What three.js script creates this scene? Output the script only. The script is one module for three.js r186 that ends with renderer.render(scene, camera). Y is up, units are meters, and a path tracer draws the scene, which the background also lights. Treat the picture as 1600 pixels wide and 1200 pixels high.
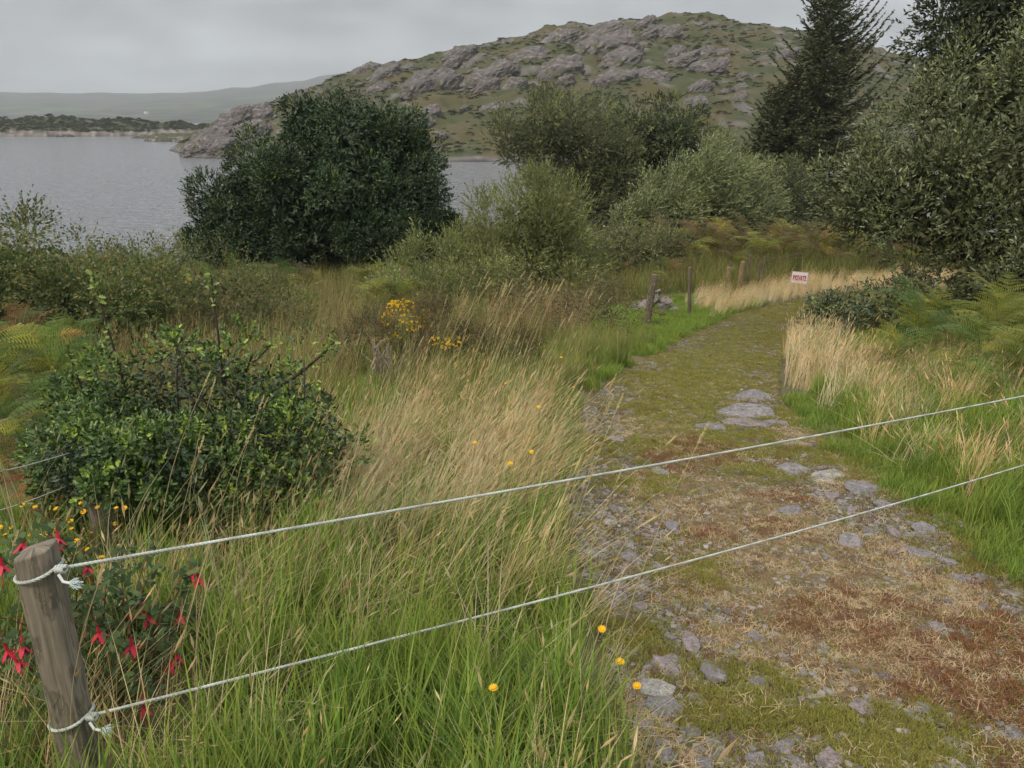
import * as THREE from 'three';
import { createNoise2D, createNoise3D } from 'simplex-noise';
import { ConvexGeometry } from 'three/addons/geometries/ConvexGeometry.js';
import { mergeGeometries } from 'three/addons/utils/BufferGeometryUtils.js';

// ------------------------------------------------------------------ camera, sky, sun, exposure
const scene = new THREE.Scene();
const camera = new THREE.PerspectiveCamera(52, 4 / 3, 0.05, 12000);
camera.position.set(0, 8, 0);
camera.rotation.x = -Math.atan(415 / 1230);

const seeded = (s) => () => { s = (s + 0x6d2b79f5) | 0; let t = Math.imul(s ^ (s >>> 15), 1 | s); t = (t + Math.imul(t ^ (t >>> 7), 61 | t)) ^ t; return ((t ^ (t >>> 14)) >>> 0) / 4294967296; };
const n2 = createNoise2D(seeded(11)), n3 = createNoise3D(seeded(23));
const fbm2 = (x, y, o = 4) => { let s = 0, a = 0.5; for (let i = 0; i < o; i++) { s += a * n2(x, y); x = x * 2.03 + 17; y = y * 2.03 - 9; a *= 0.5; } return s; };
const fbm3 = (x, y, z, o = 4) => { let s = 0, a = 0.5; for (let i = 0; i < o; i++) { s += a * n3(x, y, z); x *= 2.03; y *= 2.03; z *= 2.03; a *= 0.5; } return s; };
const clamp = THREE.MathUtils.clamp, lerp = THREE.MathUtils.lerp, smooth = THREE.MathUtils.smoothstep;

{ // an overcast sky: the standard overcast brightening towards the zenith, with soft cloud bands
  const W = 1024, H = 512, data = new Float32Array(W * H * 4);
  for (let r = 0; r < H; r++) {
    const el = ((r + 0.5) / H - 0.5) * Math.PI, y = Math.max(Math.sin(el), 0), k = 1 / (y + 0.16);
    for (let c = 0; c < W; c++) {
      const az = ((c + 0.5) / W - 0.5) * 2 * Math.PI, x = Math.cos(az) * Math.cos(el), z = Math.sin(az) * Math.cos(el);
      const cloud = fbm2(x * k * 0.55 + 3, z * k * 0.55, 5) * 0.42 + fbm2(x * k * 1.6, z * k * 1.6 + 40, 4) * 0.14;
      const L = 0.305 * (1 + 2 * y) * (1 + cloud * (1 - 0.3 * y)), o = (r * W + c) * 4;
      data[o] = L * 0.955; data[o + 1] = L * 1.0; data[o + 2] = L * 1.045; data[o + 3] = 1;
    }
  }
  const t = new THREE.DataTexture(data, W, H, THREE.RGBAFormat, THREE.FloatType);
  t.mapping = THREE.EquirectangularReflectionMapping; t.magFilter = THREE.LinearFilter; t.needsUpdate = true;
  scene.background = t; scene.environment = t;
}
const sun = new THREE.DirectionalLight(0xffecd2, 1.5);
sun.position.set(-60, 110, 55); sun.target.position.set(0, 0, -20);
sun.castShadow = true; sun.shadow.radius = 24; sun.shadow.mapSize.set(2048, 2048);
Object.assign(sun.shadow.camera, { left: -60, right: 60, top: 60, bottom: -60, near: 1, far: 400 });
scene.add(sun, sun.target);
scene.fog = new THREE.FogExp2(0xdde4ea, 0.00024);

const renderer = new THREE.WebGLRenderer({ antialias: true });
renderer.toneMapping = THREE.LinearToneMapping;
renderer.toneMappingExposure = 1.5;
renderer.shadowMap.enabled = true;

// ------------------------------------------------------------------ helpers
const taken = new Map();
const numbered = (name) => { const k = taken.get(name) ?? 0; taken.set(name, k + 1); return k ? name + '_' + String(k).padStart(3, '0') : name; };
function tag(o, label, category, group, kind) { if (label) o.userData.label = label; if (category) o.userData.category = category; if (group) o.userData.group = group; if (kind) o.userData.kind = kind; return o; }
function thing(name, label, category, pos = [0, 0, 0], turn = 0, group) { const o = new THREE.Group(); o.name = numbered(name); o.position.set(...pos); o.rotation.y = turn; scene.add(o); return tag(o, label, category, group); }
const shade = (m) => { m.castShadow = m.receiveShadow = true; return m; };
function put(name, geo, mat, parent = scene) { const m = shade(new THREE.Mesh(geo, mat)); m.name = parent === scene ? numbered(name) : name; parent.add(m); return m; }
const C = (r, g, b) => [r, g, b];
const mixc = (a, b, t) => [lerp(a[0], b[0], t), lerp(a[1], b[1], t), lerp(a[2], b[2], t)];
const mulc = (a, k) => [a[0] * k, a[1] * k, a[2] * k];
const V = (x, y, z) => new THREE.Vector3(x, y, z);

// collects triangles with vertex colours into one geometry
class Build {
  constructor() { this.p = new Float32Array(3 << 12); this.c = new Float32Array(3 << 12); this.ix = new Uint32Array(3 << 12); this.n = 0; this.m = 0; }
  v(x, y, z, c) {
    if (this.n * 3 + 3 > this.p.length) { const p = new Float32Array(this.p.length * 2), q = new Float32Array(this.p.length * 2); p.set(this.p); q.set(this.c); this.p = p; this.c = q; }
    const i = this.n * 3; this.p[i] = x; this.p[i + 1] = y; this.p[i + 2] = z; this.c[i] = c[0]; this.c[i + 1] = c[1]; this.c[i + 2] = c[2]; return this.n++;
  }
  t(a, b, c) { if (this.m + 3 > this.ix.length) { const q = new Uint32Array(this.ix.length * 2); q.set(this.ix); this.ix = q; } this.ix[this.m++] = a; this.ix[this.m++] = b; this.ix[this.m++] = c; }
  // a leaf folded along its midrib: P base, D direction, S side, N face
  leaf(px, py, pz, D, S, N, len, wid, c, fold = 0.12) {
    const m = len * 0.45, h = wid / 2, f = wid * fold;
    const a = this.v(px, py, pz, c), l = this.v(px + D.x * m + S.x * h + N.x * f, py + D.y * m + S.y * h + N.y * f, pz + D.z * m + S.z * h + N.z * f, c);
    const r = this.v(px + D.x * m - S.x * h + N.x * f, py + D.y * m - S.y * h + N.y * f, pz + D.z * m - S.z * h + N.z * f, c), e = this.v(px + D.x * len, py + D.y * len, pz + D.z * len, c);
    this.t(a, r, e); this.t(a, e, l);
  }
  // an oval leaf with a drooping tip, four triangles
  oval(px, py, pz, D, S, N, len, wid, c, droop = 0.15) {
    const at = (t, s, d) => this.v(px + D.x * t * len + S.x * s * wid - N.x * d * len, py + D.y * t * len + S.y * s * wid - N.y * d * len, pz + D.z * t * len + S.z * s * wid - N.z * d * len, c);
    const a = at(0, 0, 0), l1 = at(0.3, 0.45, 0), r1 = at(0.3, -0.45, 0), l2 = at(0.7, 0.36, droop * 0.5), r2 = at(0.7, -0.36, droop * 0.5), e = at(1, 0, droop);
    this.t(a, r1, l1); this.t(l1, r1, r2); this.t(l1, r2, l2); this.t(l2, r2, e);
  }
  holly(px, py, pz, D, S, N, len, wid, c) {
    const O = [[0.12, 0.16], [0.22, 0.46], [0.36, 0.26], [0.5, 0.5], [0.63, 0.25], [0.78, 0.4], [0.88, 0.14]];
    const at = (t, s) => { const u = Math.abs(s) > 0.35 ? 0.16 : Math.abs(s) * 0.1, q = u * wid; return this.v(px + D.x * t * len + S.x * s * wid + N.x * q, py + D.y * t * len + S.y * s * wid + N.y * q, pz + D.z * t * len + S.z * s * wid + N.z * q, c); };
    const b = at(0, 0), m = at(0.5, 0), e = at(1, 0);
    for (const k of [1, -1]) { let last = b; for (const [t, s] of O) { const q = at(t, s * k); k > 0 ? this.t(m, q, last) : this.t(m, last, q); last = q; } k > 0 ? this.t(m, e, last) : this.t(m, last, e); }
  }
  tube(pts, r, c, sides = 5) { // r: number or [start, end]
    const [r0, r1] = Array.isArray(r) ? r : [r, r], n = pts.length, up = V(0.13, 1, 0.07).normalize(); let prev = null;
    for (let i = 0; i < n; i++) {
      const d = pts[Math.min(i + 1, n - 1)].clone().sub(pts[Math.max(i - 1, 0)]).normalize(), a = V(0, 0, 0).crossVectors(d, Math.abs(d.dot(up)) > 0.95 ? V(1, 0, 0) : up).normalize(), b = V(0, 0, 0).crossVectors(d, a), rr = lerp(r0, r1, i / (n - 1)), row = [];
      for (let s = 0; s < sides; s++) { const t = (s / sides) * 2 * Math.PI, x = Math.cos(t) * rr, y = Math.sin(t) * rr; row.push(this.v(pts[i].x + a.x * x + b.x * y, pts[i].y + a.y * x + b.y * y, pts[i].z + a.z * x + b.z * y, c)); }
      if (prev) for (let s = 0; s < sides; s++) { const q = (s + 1) % sides; this.t(prev[s], row[s], row[q]); this.t(prev[s], row[q], prev[q]); }
      prev = row;
    }
    const e = this.v(pts[n - 1].x, pts[n - 1].y, pts[n - 1].z, c); for (let s = 0; s < sides; s++) this.t(prev[s], e, prev[(s + 1) % sides]);
  }
  // a grass blade: base, lean direction (x,z), height, reach, width
  blade(x, y, z, ax, az, h, reach, w, c0, c1, seg = 3, pow = 2) {
    const sx = -az, sz = ax; let pl = -1, pr = -1;
    for (let i = 0; i < seg; i++) {
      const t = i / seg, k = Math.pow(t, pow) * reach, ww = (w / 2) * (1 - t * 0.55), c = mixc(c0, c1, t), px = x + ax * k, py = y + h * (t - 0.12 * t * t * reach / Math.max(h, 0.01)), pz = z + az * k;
      const l = this.v(px + sx * ww, py, pz + sz * ww, c), r = this.v(px - sx * ww, py, pz - sz * ww, c);
      if (i) { this.t(pl, pr, r); this.t(pl, r, l); } pl = l; pr = r;
    }
    const e = this.v(x + ax * reach, y + h * (1 - 0.12 * reach / Math.max(h, 0.01)), z + az * reach, c1); this.t(pl, pr, e);
  }
  geo(smoothed = false) {
    const g = new THREE.BufferGeometry();
    g.setAttribute('position', new THREE.BufferAttribute(this.p.slice(0, this.n * 3), 3)); g.setAttribute('color', new THREE.BufferAttribute(this.c.slice(0, this.n * 3), 3));
    g.setIndex(new THREE.BufferAttribute(this.ix.slice(0, this.m), 1)); if (smoothed) g.computeVertexNormals(); return g;
  }
}
function texture(w, h, f, srgb) { // f(u, v) -> [r,g,b] 0..1
  const d = new Uint8Array(w * h * 4); for (let y = 0; y < h; y++) for (let x = 0; x < w; x++) { const c = f(x / w, y / h), o = (y * w + x) * 4; d[o] = clamp(c[0], 0, 1) * 255; d[o + 1] = clamp(c[1], 0, 1) * 255; d[o + 2] = clamp(c[2], 0, 1) * 255; d[o + 3] = 255; }
  const t = new THREE.DataTexture(d, w, h); t.wrapS = t.wrapT = THREE.RepeatWrapping; t.magFilter = THREE.LinearFilter; t.minFilter = THREE.LinearFilter; if (srgb) t.colorSpace = THREE.SRGBColorSpace; t.needsUpdate = true; return t;
}
// noise that repeats over a square of side 1
const tile = (f) => (u, v) => { const a = f(u, v), b = f(u - 1, v), c = f(u, v - 1), d = f(u - 1, v - 1), x = u, y = v; const k = Math.sqrt((1 - x) ** 2 * ((1 - y) ** 2 + y * y) + x * x * ((1 - y) ** 2 + y * y)); return (a * (1 - x) * (1 - y) + b * x * (1 - y) + c * (1 - x) * y + d * x * y) / k; };

const leafMat = (rough, trans = 0, spec = 1) => new THREE.MeshPhysicalMaterial({ vertexColors: true, roughness: rough, transmission: trans, thickness: 0, side: THREE.DoubleSide, specularIntensity: spec });
const M = {
  soft: leafMat(1, 0.35, 0.4), glossy: leafMat(0.52), satin: leafMat(0.6), grass: leafMat(1, 0.38, 0.4), fern: leafMat(1, 0.4, 0.4), wood: new THREE.MeshStandardMaterial({ vertexColors: true, roughness: 0.95 }),
};

// ------------------------------------------------------------------ the lie of the land
const PD = [-30, -6, 0, 5, 10, 15, 20, 26, 34, 44, 54, 60, 80, 200], PY = [8.2, 7.2, 6.4, 5.61, 4.82, 4.05, 3.45, 2.95, 2.35, 1.45, 0.45, -0.3, -3, -8];
const interp = (x, X, Y) => { if (x <= X[0]) return Y[0]; for (let i = 1; i < X.length; i++) if (x <= X[i]) return lerp(Y[i - 1], Y[i], (x - X[i - 1]) / (X[i] - X[i - 1])); return Y[Y.length - 1]; };
const profile = (d) => (interp(d - 0.8, PD, PY) + interp(d, PD, PY) * 2 + interp(d + 0.8, PD, PY)) / 4;
const edgeL = [[0.4, 4], [0.42, 1], [0.44, -0.6], [0.42, -1.93], [0.37, -2.84], [0.35, -3.9], [0.42, -5.4], [0.65, -7.1], [1.15, -8.93], [1.98, -11.1], [3.6, -15.1], [6.2, -19.2], [8.6, -21.4], [10.6, -22.7], [13, -23.7], [18, -25]];
const edgeR = [[2.4, 4], [2.42, 1], [2.46, -0.8], [2.5, -2.3], [2.55, -3.4], [2.65, -4.4], [2.64, -6], [2.9, -8], [3.4, -9.6], [4.0, -11.2], [5.4, -14.4], [7.3, -17.7], [9.0, -19.5], [11.2, -20.6], [13.6, -21.5], [18.4, -22.7]];
const curve = (e) => new THREE.CatmullRomCurve3(e.map(([x, z]) => V(x, 0, z)));
const cL = curve(edgeL), cR = curve(edgeR);
const spine = []; for (let i = 0; i <= 120; i++) { const a = cL.getPoint(i / 120), b = cR.getPoint(i / 120); spine.push({ x: (a.x + b.x) / 2, z: (a.z + b.z) / 2, hw: a.distanceTo(b) / 2 }); }
// signed distance past the edge of the track in metres (negative inside) and the side (-1 lake side, 1 other side)
function track(x, z) {
  let best = 1e9, k = 0; for (let i = 0; i < spine.length; i++) { const dx = x - spine[i].x, dz = z - spine[i].z, q = dx * dx + dz * dz; if (q < best) { best = q; k = i; } }
  const a = spine[Math.max(k - 1, 0)], b = spine[Math.min(k + 1, spine.length - 1)], tx = b.x - a.x, tz = b.z - a.z, l = Math.hypot(tx, tz), lat = ((x - spine[k].x) * -tz + (z - spine[k].z) * tx) / l;
  return { out: Math.abs(lat) - spine[k].hw, side: lat > 0 ? 1 : -1, lat: lat / spine[k].hw, k: k / 120, far: Math.sqrt(best) };
}
const swell = (x, z) => 0.1 * fbm2(x * 0.22, z * 0.22, 3) + 0.03 * n2(x * 1.1, z * 1.1);
const shoreShift = (x, d) => 12 * smooth(-x, 3, 13) * smooth(d, 20, 36);
function ground(x, z) {
  const q = track(x, z), past = Math.max(q.out, 0);
  return profile(-z + shoreShift(x, -z)) + swell(x, z) * smooth(past, 0, 1.2) + (q.side > 0 ? 0.16 : 0.03) * smooth(past, 0, 1.6) - 0.07 * (1 - smooth(q.out, -0.25, 0.02));
}
const onTrack = (x, z) => profile(-z) + 0.012 * n2(x * 2.3, z * 2.3) + 0.005 * n2(x * 9, z * 9);

{ // ground: one sheet from behind the camera to under the lake
  const xs = [], ds = []; for (let i = -70; i <= 70; i++) { const t = i / 70; xs.push(Math.sign(t) * (Math.abs(t) * 9 + 96 * Math.abs(t) ** 3.2) + 1.2); } for (let d = -9; d < 95;) { ds.push(d); d += d < 10 ? 0.16 : 0.16 + (d - 10) * 0.025; }
  const b = new Build();
  for (const d of ds) for (const x of xs) {
    const near = fbm2(x * 0.5, d * 0.5, 4), fine = fbm2(x * 3.1, d * 3.1, 3);
    let c = mixc(C(0.075, 0.075, 0.032), C(0.15, 0.115, 0.055), smooth(near + fine * 0.5, -0.35, 0.45));
    c = mixc(c, C(0.05, 0.085, 0.025), smooth(fine - near * 0.6, 0.05, 0.5) * 0.7);
    b.v(x, d > 58 ? profile(d + shoreShift(x, d)) + swell(x, -d) : ground(x, -d), -d, c);
  }
  const w = xs.length; for (let j = 0; j + 1 < ds.length; j++) for (let i = 0; i + 1 < w; i++) { const a = j * w + i; b.t(a, a + 1, a + w); b.t(a + 1, a + w + 1, a + w); }
  tag(put('ground', b.geo(true), new THREE.MeshStandardMaterial({ vertexColors: true, roughness: 1 })), 'rough sloping ground under the grass running down to the lake', null, null, 'structure');
}
const hash = (x, y) => { const s = Math.sin(x * 127.1 + y * 311.7) * 43758.5453; return s - Math.floor(s); };
// patches on the track: [x, z, radius]
const red = [[1.5, -5.75, 0.36], [1.27, -5.4, 0.24], [1.36, -2.9, 0.2], [1.62, -3.0, 0.18], [1.1, -3.9, 0.14], [1.5, -4.0, 0.16], [1.6, -2.45, 0.24], [1.8, -2.3, 0.26], [1.58, -2.7, 0.2], [2.0, -2.7, 0.22], [1.75, -4.6, 0.16], [1.75, -1.8, 0.25]];
const straw = [[1.23, -4.7, 0.5], [1.45, -4.3, 0.45], [1.15, -4.25, 0.35], [1.4, -3.5, 0.45], [1.1, -3.2, 0.34], [1.46, -3.2, 0.4], [1.05, -2.73, 0.24], [1.25, -2.55, 0.25], [1.56, -2.6, 0.25], [1.75, -3.6, 0.4], [1.9, -3.2, 0.3], [1.3, -6.6, 0.35], [0.45, -2.3, 0.12], [0.45, -2.05, 0.14], [2.4, -4.9, 0.25], [2.5, -6.3, 0.3]];
const moss = [[2.1, -9.2, 0.9], [3.0, -11.2, 1.1], [1.65, -7.4, 0.6], [1.85, -6.3, 0.45], [1.8, -5.2, 0.3], [1.92, -5.8, 0.4], [2.55, -5.5, 0.35], [2.8, -7.0, 0.5], [2.55, -5.1, 0.3], [0.9, -2.35, 0.16], [0.74, -2.24, 0.14], [1.0, -2.15, 0.2], [1.3, -2.05, 0.24], [0.7, -2.45, 0.12], [0.45, -2.75, 0.18], [2.5, -3.5, 0.2], [0.65, -5.9, 0.4], [1.1, -5.9, 0.3], [0.9, -4.9, 0.3], [4.5, -14, 1.5], [6.5, -17.5, 2], [9, -20.6, 2.4], [13, -22.5, 3], [0.9, -3.4, 0.2], [2.0, -2.2, 0.2]];
const grit = [[0.73, -5.5, 0.3], [0.52, -4.44, 0.28], [0.56, -3.8, 0.24], [0.54, -3.37, 0.2], [0.56, -2.96, 0.2], [0.62, -2.7, 0.16], [0.62, -2.35, 0.16], [0.75, -2.15, 0.14], [2.44, -7.4, 0.4], [2.14, -6.1, 0.34], [2.07, -5.15, 0.28], [2.2, -4.7, 0.3], [2.22, -4.2, 0.3], [2.24, -3.8, 0.3], [2.21, -3.37, 0.28], [2.16, -3.08, 0.26], [2.2, -2.9, 0.26], [1.2, -7.4, 0.35], [1.4, -8.1, 0.35], [1.95, -9.9, 0.5], [2.8, -8.6, 0.35], [2.6, -12.2, 0.5], [0.6, -1.8, 0.2], [2.2, -2.4, 0.2], [1.5, -1.8, 0.2]];
const near = (list, x, z, wob) => { let m = 0; for (const [a, b, r] of list) { const q = Math.hypot(x - a, z - b) / r + wob; if (q < 1.35) m = Math.max(m, 1 - smooth(q, 0.55, 1.35)); } return m; };
function mixOf(x, z) {
  const q = track(x, z), rl = 1 - smooth(Math.abs(q.lat + 0.68), 0.1, 0.34), rr = (1 - smooth(Math.abs(q.lat - 0.6), 0.08, 0.3)) * (z < -2.6 ? 1 : 0.4), mid = (1 - smooth(Math.abs(q.lat), 0.25, 0.6)) * smooth(-z, 4.8, 7), rim = smooth(q.lat, 0.72, 0.9);
  const w = 0.45 * fbm2(x * 3.2, z * 3.2, 4), g = 0.35 * fbm2(x * 7, z * 7, 3);
  const s = fbm2(x * 15, z * 15, 3), v = fbm2(x * 6 + 9, z * 6, 3); return { red: near(red, x, z, w * 1.5 + g) * smooth(s + v * 1.2, -0.25, 0.3), straw: near(straw, x, z, w - g) * smooth(s - v, -0.4, 0.25), moss: Math.max(near(moss, x, z, -w * 1.5 + g), 0.85 * mid, 0.8 * rim) * smooth(v * 1.4 - s, -0.3, 0.3), grit: Math.max(near(grit, x, z, g * 1.4 - w * 0.6), Math.max(rl, rr) * smooth(w + g * 1.5, -0.28, 0.12)) };
}
const trackMap = (() => { // fine grain of dirt, grit and crumbs
  const cells = (u, v, k) => { const x = u * k, y = v * k, ix = Math.floor(x), iy = Math.floor(y); let best = 9, id = 0; for (let a = -1; a < 2; a++) for (let b = -1; b < 2; b++) { const cx = ((ix + a) % k + k) % k, cy = ((iy + b) % k + k) % k, px = ix + a + hash(cx, cy), py = iy + b + hash(cy + 7.3, cx + 1.1), q = (x - px) ** 2 + (y - py) ** 2; if (q < best) { best = q; id = hash(cx + 3.7, cy + 9.1); } } return [Math.sqrt(best), id]; };
  const N = 768, h = new Float32Array(N * N), col = new Float32Array(N * N);
  const soft = tile((u, v) => fbm2(u * 9, v * 9, 5));
  for (let y = 0; y < N; y++) for (let x = 0; x < N; x++) { const u = x / N, v = y / N, [a, ia] = cells(u, v, 46), [b, ib] = cells(u, v, 110), s = soft(u, v); const peb = ia > 0.55 ? clamp(1 - a * 1.5, 0, 1) : 0, crumb = clamp(1 - b * 1.3, 0, 1); h[y * N + x] = clamp(0.35 + 0.3 * s + 0.4 * peb + 0.2 * crumb, 0, 1); col[y * N + x] = clamp(0.62 + 0.28 * s + (peb > 0.1 ? (ia - 0.72) * 0.8 : 0) + (ib - 0.5) * 0.4, 0.2, 1); }
  const at = (a) => (u, v) => { const q = a[Math.round(v * N) * N + Math.round(u * N)]; return [q, q, q]; };
  const map = texture(N, N, (u, v) => { const q = at(col)(u, v)[0]; return [q, q * 0.985, q * 0.96]; }), bump = texture(N, N, at(h));
  return { map, bump };
})();
let trackMesh;
{
  const rows = []; for (let t = 0; t < 1;) { rows.push(t); t += t < 0.55 ? 0.0019 : 0.0042; } rows.push(1);
  const cols = 66, b = new Build(), uv = [];
  for (const t of rows) {
    const a = cL.getPoint(t), e = cR.getPoint(t);
    for (let i = 0; i <= cols; i++) {
      const k = lerp(-0.06, 1.06, i / cols), x = lerp(a.x, e.x, k), z = lerp(a.z, e.z, k), m = mixOf(x, z), nn = fbm2(x * 2.1, z * 2.1, 4), fine = n2(x * 23, z * 23);
      let c = mixc(C(0.1, 0.072, 0.038), C(0.15, 0.12, 0.075), smooth(nn, -0.3, 0.4));
      c = mixc(c, C(0.15, 0.14, 0.035), 0.5 * smooth(nn - 0.2 * fine, -0.1, 0.35));
      c = mixc(c, C(0.155, 0.138, 0.128), m.grit * 0.85); c = mixc(c, C(0.24, 0.165, 0.08), m.straw * 0.7); c = mixc(c, C(0.16, 0.155, 0.022), m.moss * 0.9); c = mixc(c, C(0.15, 0.072, 0.034), m.red * 0.7);
      c = mulc(c, 1.22 + 0.2 * fine);
      const edge = smooth(Math.abs(k - 0.5), 0.49, 0.56);
      b.v(x, onTrack(x, z) - edge * 0.09 + 0.014 * m.moss + 0.016 * m.red + 0.01 * m.straw - 0.012 * m.grit, z, c); uv.push(x / 0.9, z / 0.9);
    }
  }
  const w = cols + 1; for (let j = 0; j + 1 < rows.length; j++) for (let i = 0; i < cols; i++) { const a = j * w + i; b.t(a, a + 1, a + w); b.t(a + 1, a + w + 1, a + w); }
  const g = b.geo(true); g.setAttribute('uv', new THREE.BufferAttribute(new Float32Array(uv), 2));
  trackMesh = tag(put('track', g, new THREE.MeshStandardMaterial({ vertexColors: true, map: trackMap.map, bumpMap: trackMap.bump, bumpScale: 0.012, roughness: 0.95 })), 'stony farm track with moss, straw and gravel ruts curving downhill', null, null, 'structure');
}

// ------------------------------------------------------------------ lake, far shore, hill
{
  const N = 1024, A = tile((u, v) => fbm2(u * 26, v * 40, 3)), B = tile((u, v) => 1 - Math.abs(n2(u * 9 + 3, v * 15)) * 1.6), K = tile((u, v) => n2(u * 90, v * 130));
  const bump = texture(N, N, (u, v) => { const q = 0.5 + 0.3 * A(u, v) + 0.16 * B(u, v) + 0.07 * K(u, v); return [q, q, q]; });
  const g = new THREE.PlaneGeometry(9000, 5200, 1, 1); g.rotateX(-Math.PI / 2); g.translate(0, 0, -2200);
  const p = g.attributes.position, uv = new Float32Array(p.count * 2); for (let i = 0; i < p.count; i++) { uv[i * 2] = p.getX(i) / 52; uv[i * 2 + 1] = p.getZ(i) / 60; } g.setAttribute('uv', new THREE.BufferAttribute(uv, 2));
  tag(put('lake', g, new THREE.MeshPhysicalMaterial({ color: new THREE.Color(0.19, 0.2, 0.215), roughness: 0.14, bumpMap: bump, bumpScale: 1.3, ior: 1.33 })), 'grey wind-rippled water of the lake', null, null, 'structure');
}
const HX = [-135, -115, -102, -97, -75, -57, -35, -14, 6.5, 34, 56, 78, 95, 117, 140, 176, 230], HY = [-4, -2, 3.5, 8, 15.3, 22, 26.6, 30, 35.6, 38.6, 41.2, 38.6, 35.6, 30.6, 26.6, 19.5, 12];
const SX = [-135, -112, -90, -75, -69, -50, -10, 60, 176, 230], SD = [330, 275, 215, 188, 174, 166, 158.5, 150, 142, 140];
function hillSmooth(x, d) { const H = (interp(x - 3, HX, HY) + interp(x, HX, HY) + interp(x + 3, HX, HY)) / 3, S = interp(x, SX, SD), t = (d - S) / (Math.max(290, S + 45) - S); return t <= 0 ? 30 * t : t < 1 ? H * t ** 0.85 : H * (1 - 0.5 * (t - 1)); }
const hill = (x, d) => { const y = hillSmooth(x, d), k = smooth(y, 0, 6); const step = fbm2(x * 0.045 + 3, d * 0.07, 4); return y + k * (2.4 * step + 0.9 * Math.max(0, n2(x * 0.07 + d * 0.04, d * 0.1 - x * 0.03)) + 0.18 * n2(x * 0.31, d * 0.31)); };
const hillTone = (x, d) => { const a = fbm2(x * 0.05, d * 0.05, 4), f = fbm2(x * 0.32, d * 0.32, 3); let c = mixc(C(0.055, 0.06, 0.02), C(0.084, 0.07, 0.03), smooth(a + 0.4 * f, -0.3, 0.4)); c = mixc(c, C(0.036, 0.05, 0.016), smooth(f - a * 0.5, 0, 0.45) * 0.75); return c; };
{
  const b = new Build(), x0 = -140, x1 = 235, step = 1.15, nx = Math.ceil((x1 - x0) / step), nd = 205;
  for (let j = 0; j <= nd; j++) for (let i = 0; i <= nx; i++) {
    const x = x0 + i * step, d = 136 + j * 1.25, y = hill(x, d);
    let c = hillTone(x, d);
    const e = 1.2, steep = Math.hypot(hill(x + e, d) - hill(x - e, d), hill(x, d + e) - hill(x, d - e)) / (2 * e), bare = smooth(steep * 0.5 + fbm2(x * 0.07 + d * 0.05, d * 0.13, 4), 0.6, 0.7);
    c = mixc(c, mulc(C(0.165, 0.148, 0.145), 0.9 + 0.3 * n2(x * 0.7 + d * 0.4, d * 0.9)), Math.max(bare * 0.8, 1 - smooth(y + n2(x * 0.2, d * 0.2) * 0.4, 0.5, 1.3)));
    if (y < 0.35) c = C(0.05, 0.045, 0.04);
    b.v(x, y, -d, c);
  }
  const w = nx + 1; for (let j = 0; j < nd; j++) for (let i = 0; i < nx; i++) { const a = j * w + i; b.t(a, a + 1, a + w); b.t(a + 1, a + w + 1, a + w); }
  tag(put('hillside', b.geo(true), new THREE.MeshStandardMaterial({ vertexColors: true, roughness: 1 })), 'heathery hillside across the water', null, null, 'structure');
}
{ // far shore and hills across the bay
  const b = new Build(), nx = 260, nd = 64;
  const top = (x) => interp(x, [-4200, -2100, -1900, -1500, -1200, -900, -600, 0, 900, 2000, 4200], [80, 92, 94, 88, 90, 112, 158, 175, 150, 120, 90]);
  for (let j = 0; j <= nd; j++) for (let i = 0; i <= nx; i++) {
    const x = lerp(-4200, 3600, i / nx), d = 1380 + 2200 * Math.pow(j / nd, 1.3), t = (d - 1420 - 60 * n2(x * 0.004, 2)) / 1600;
    const y = t < 0 ? t * 60 : 5 * smooth(t, 0, 0.03) + (top(x) * Math.min(1, t) ** 1.5) + 6 * fbm2(x * 0.004, d * 0.004, 4) * Math.min(1, t * 4) - Math.max(0, t - 1) * 60;
    const cell = hash(Math.floor(x / 90 + n2(x * 0.004, d * 0.004)), Math.floor(d / 70)), wood = fbm2(x * 0.008, d * 0.012, 3);
    let c = mixc(C(0.03, 0.042, 0.025), C(0.06, 0.055, 0.04), smooth(wood, -0.2, 0.4)); if (t < 0.55 && cell > 0.7) c = C(0.06, 0.09, 0.035); else if (t < 0.55 && cell < 0.1) c = C(0.1, 0.095, 0.06); if (wood < -0.2 && t < 0.6) c = C(0.018, 0.026, 0.018);
    b.v(x, y, -d, c);
  }
  const w = nx + 1; for (let j = 0; j < nd; j++) for (let i = 0; i < nx; i++) { const a = j * w + i; b.t(a, a + 1, a + w); b.t(a + 1, a + w + 1, a + w); }
  tag(put('far_hills', b.geo(true), new THREE.MeshStandardMaterial({ vertexColors: true, roughness: 1 })), 'hazy hills and fields on the far shore', null, null, 'structure');
}
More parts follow.
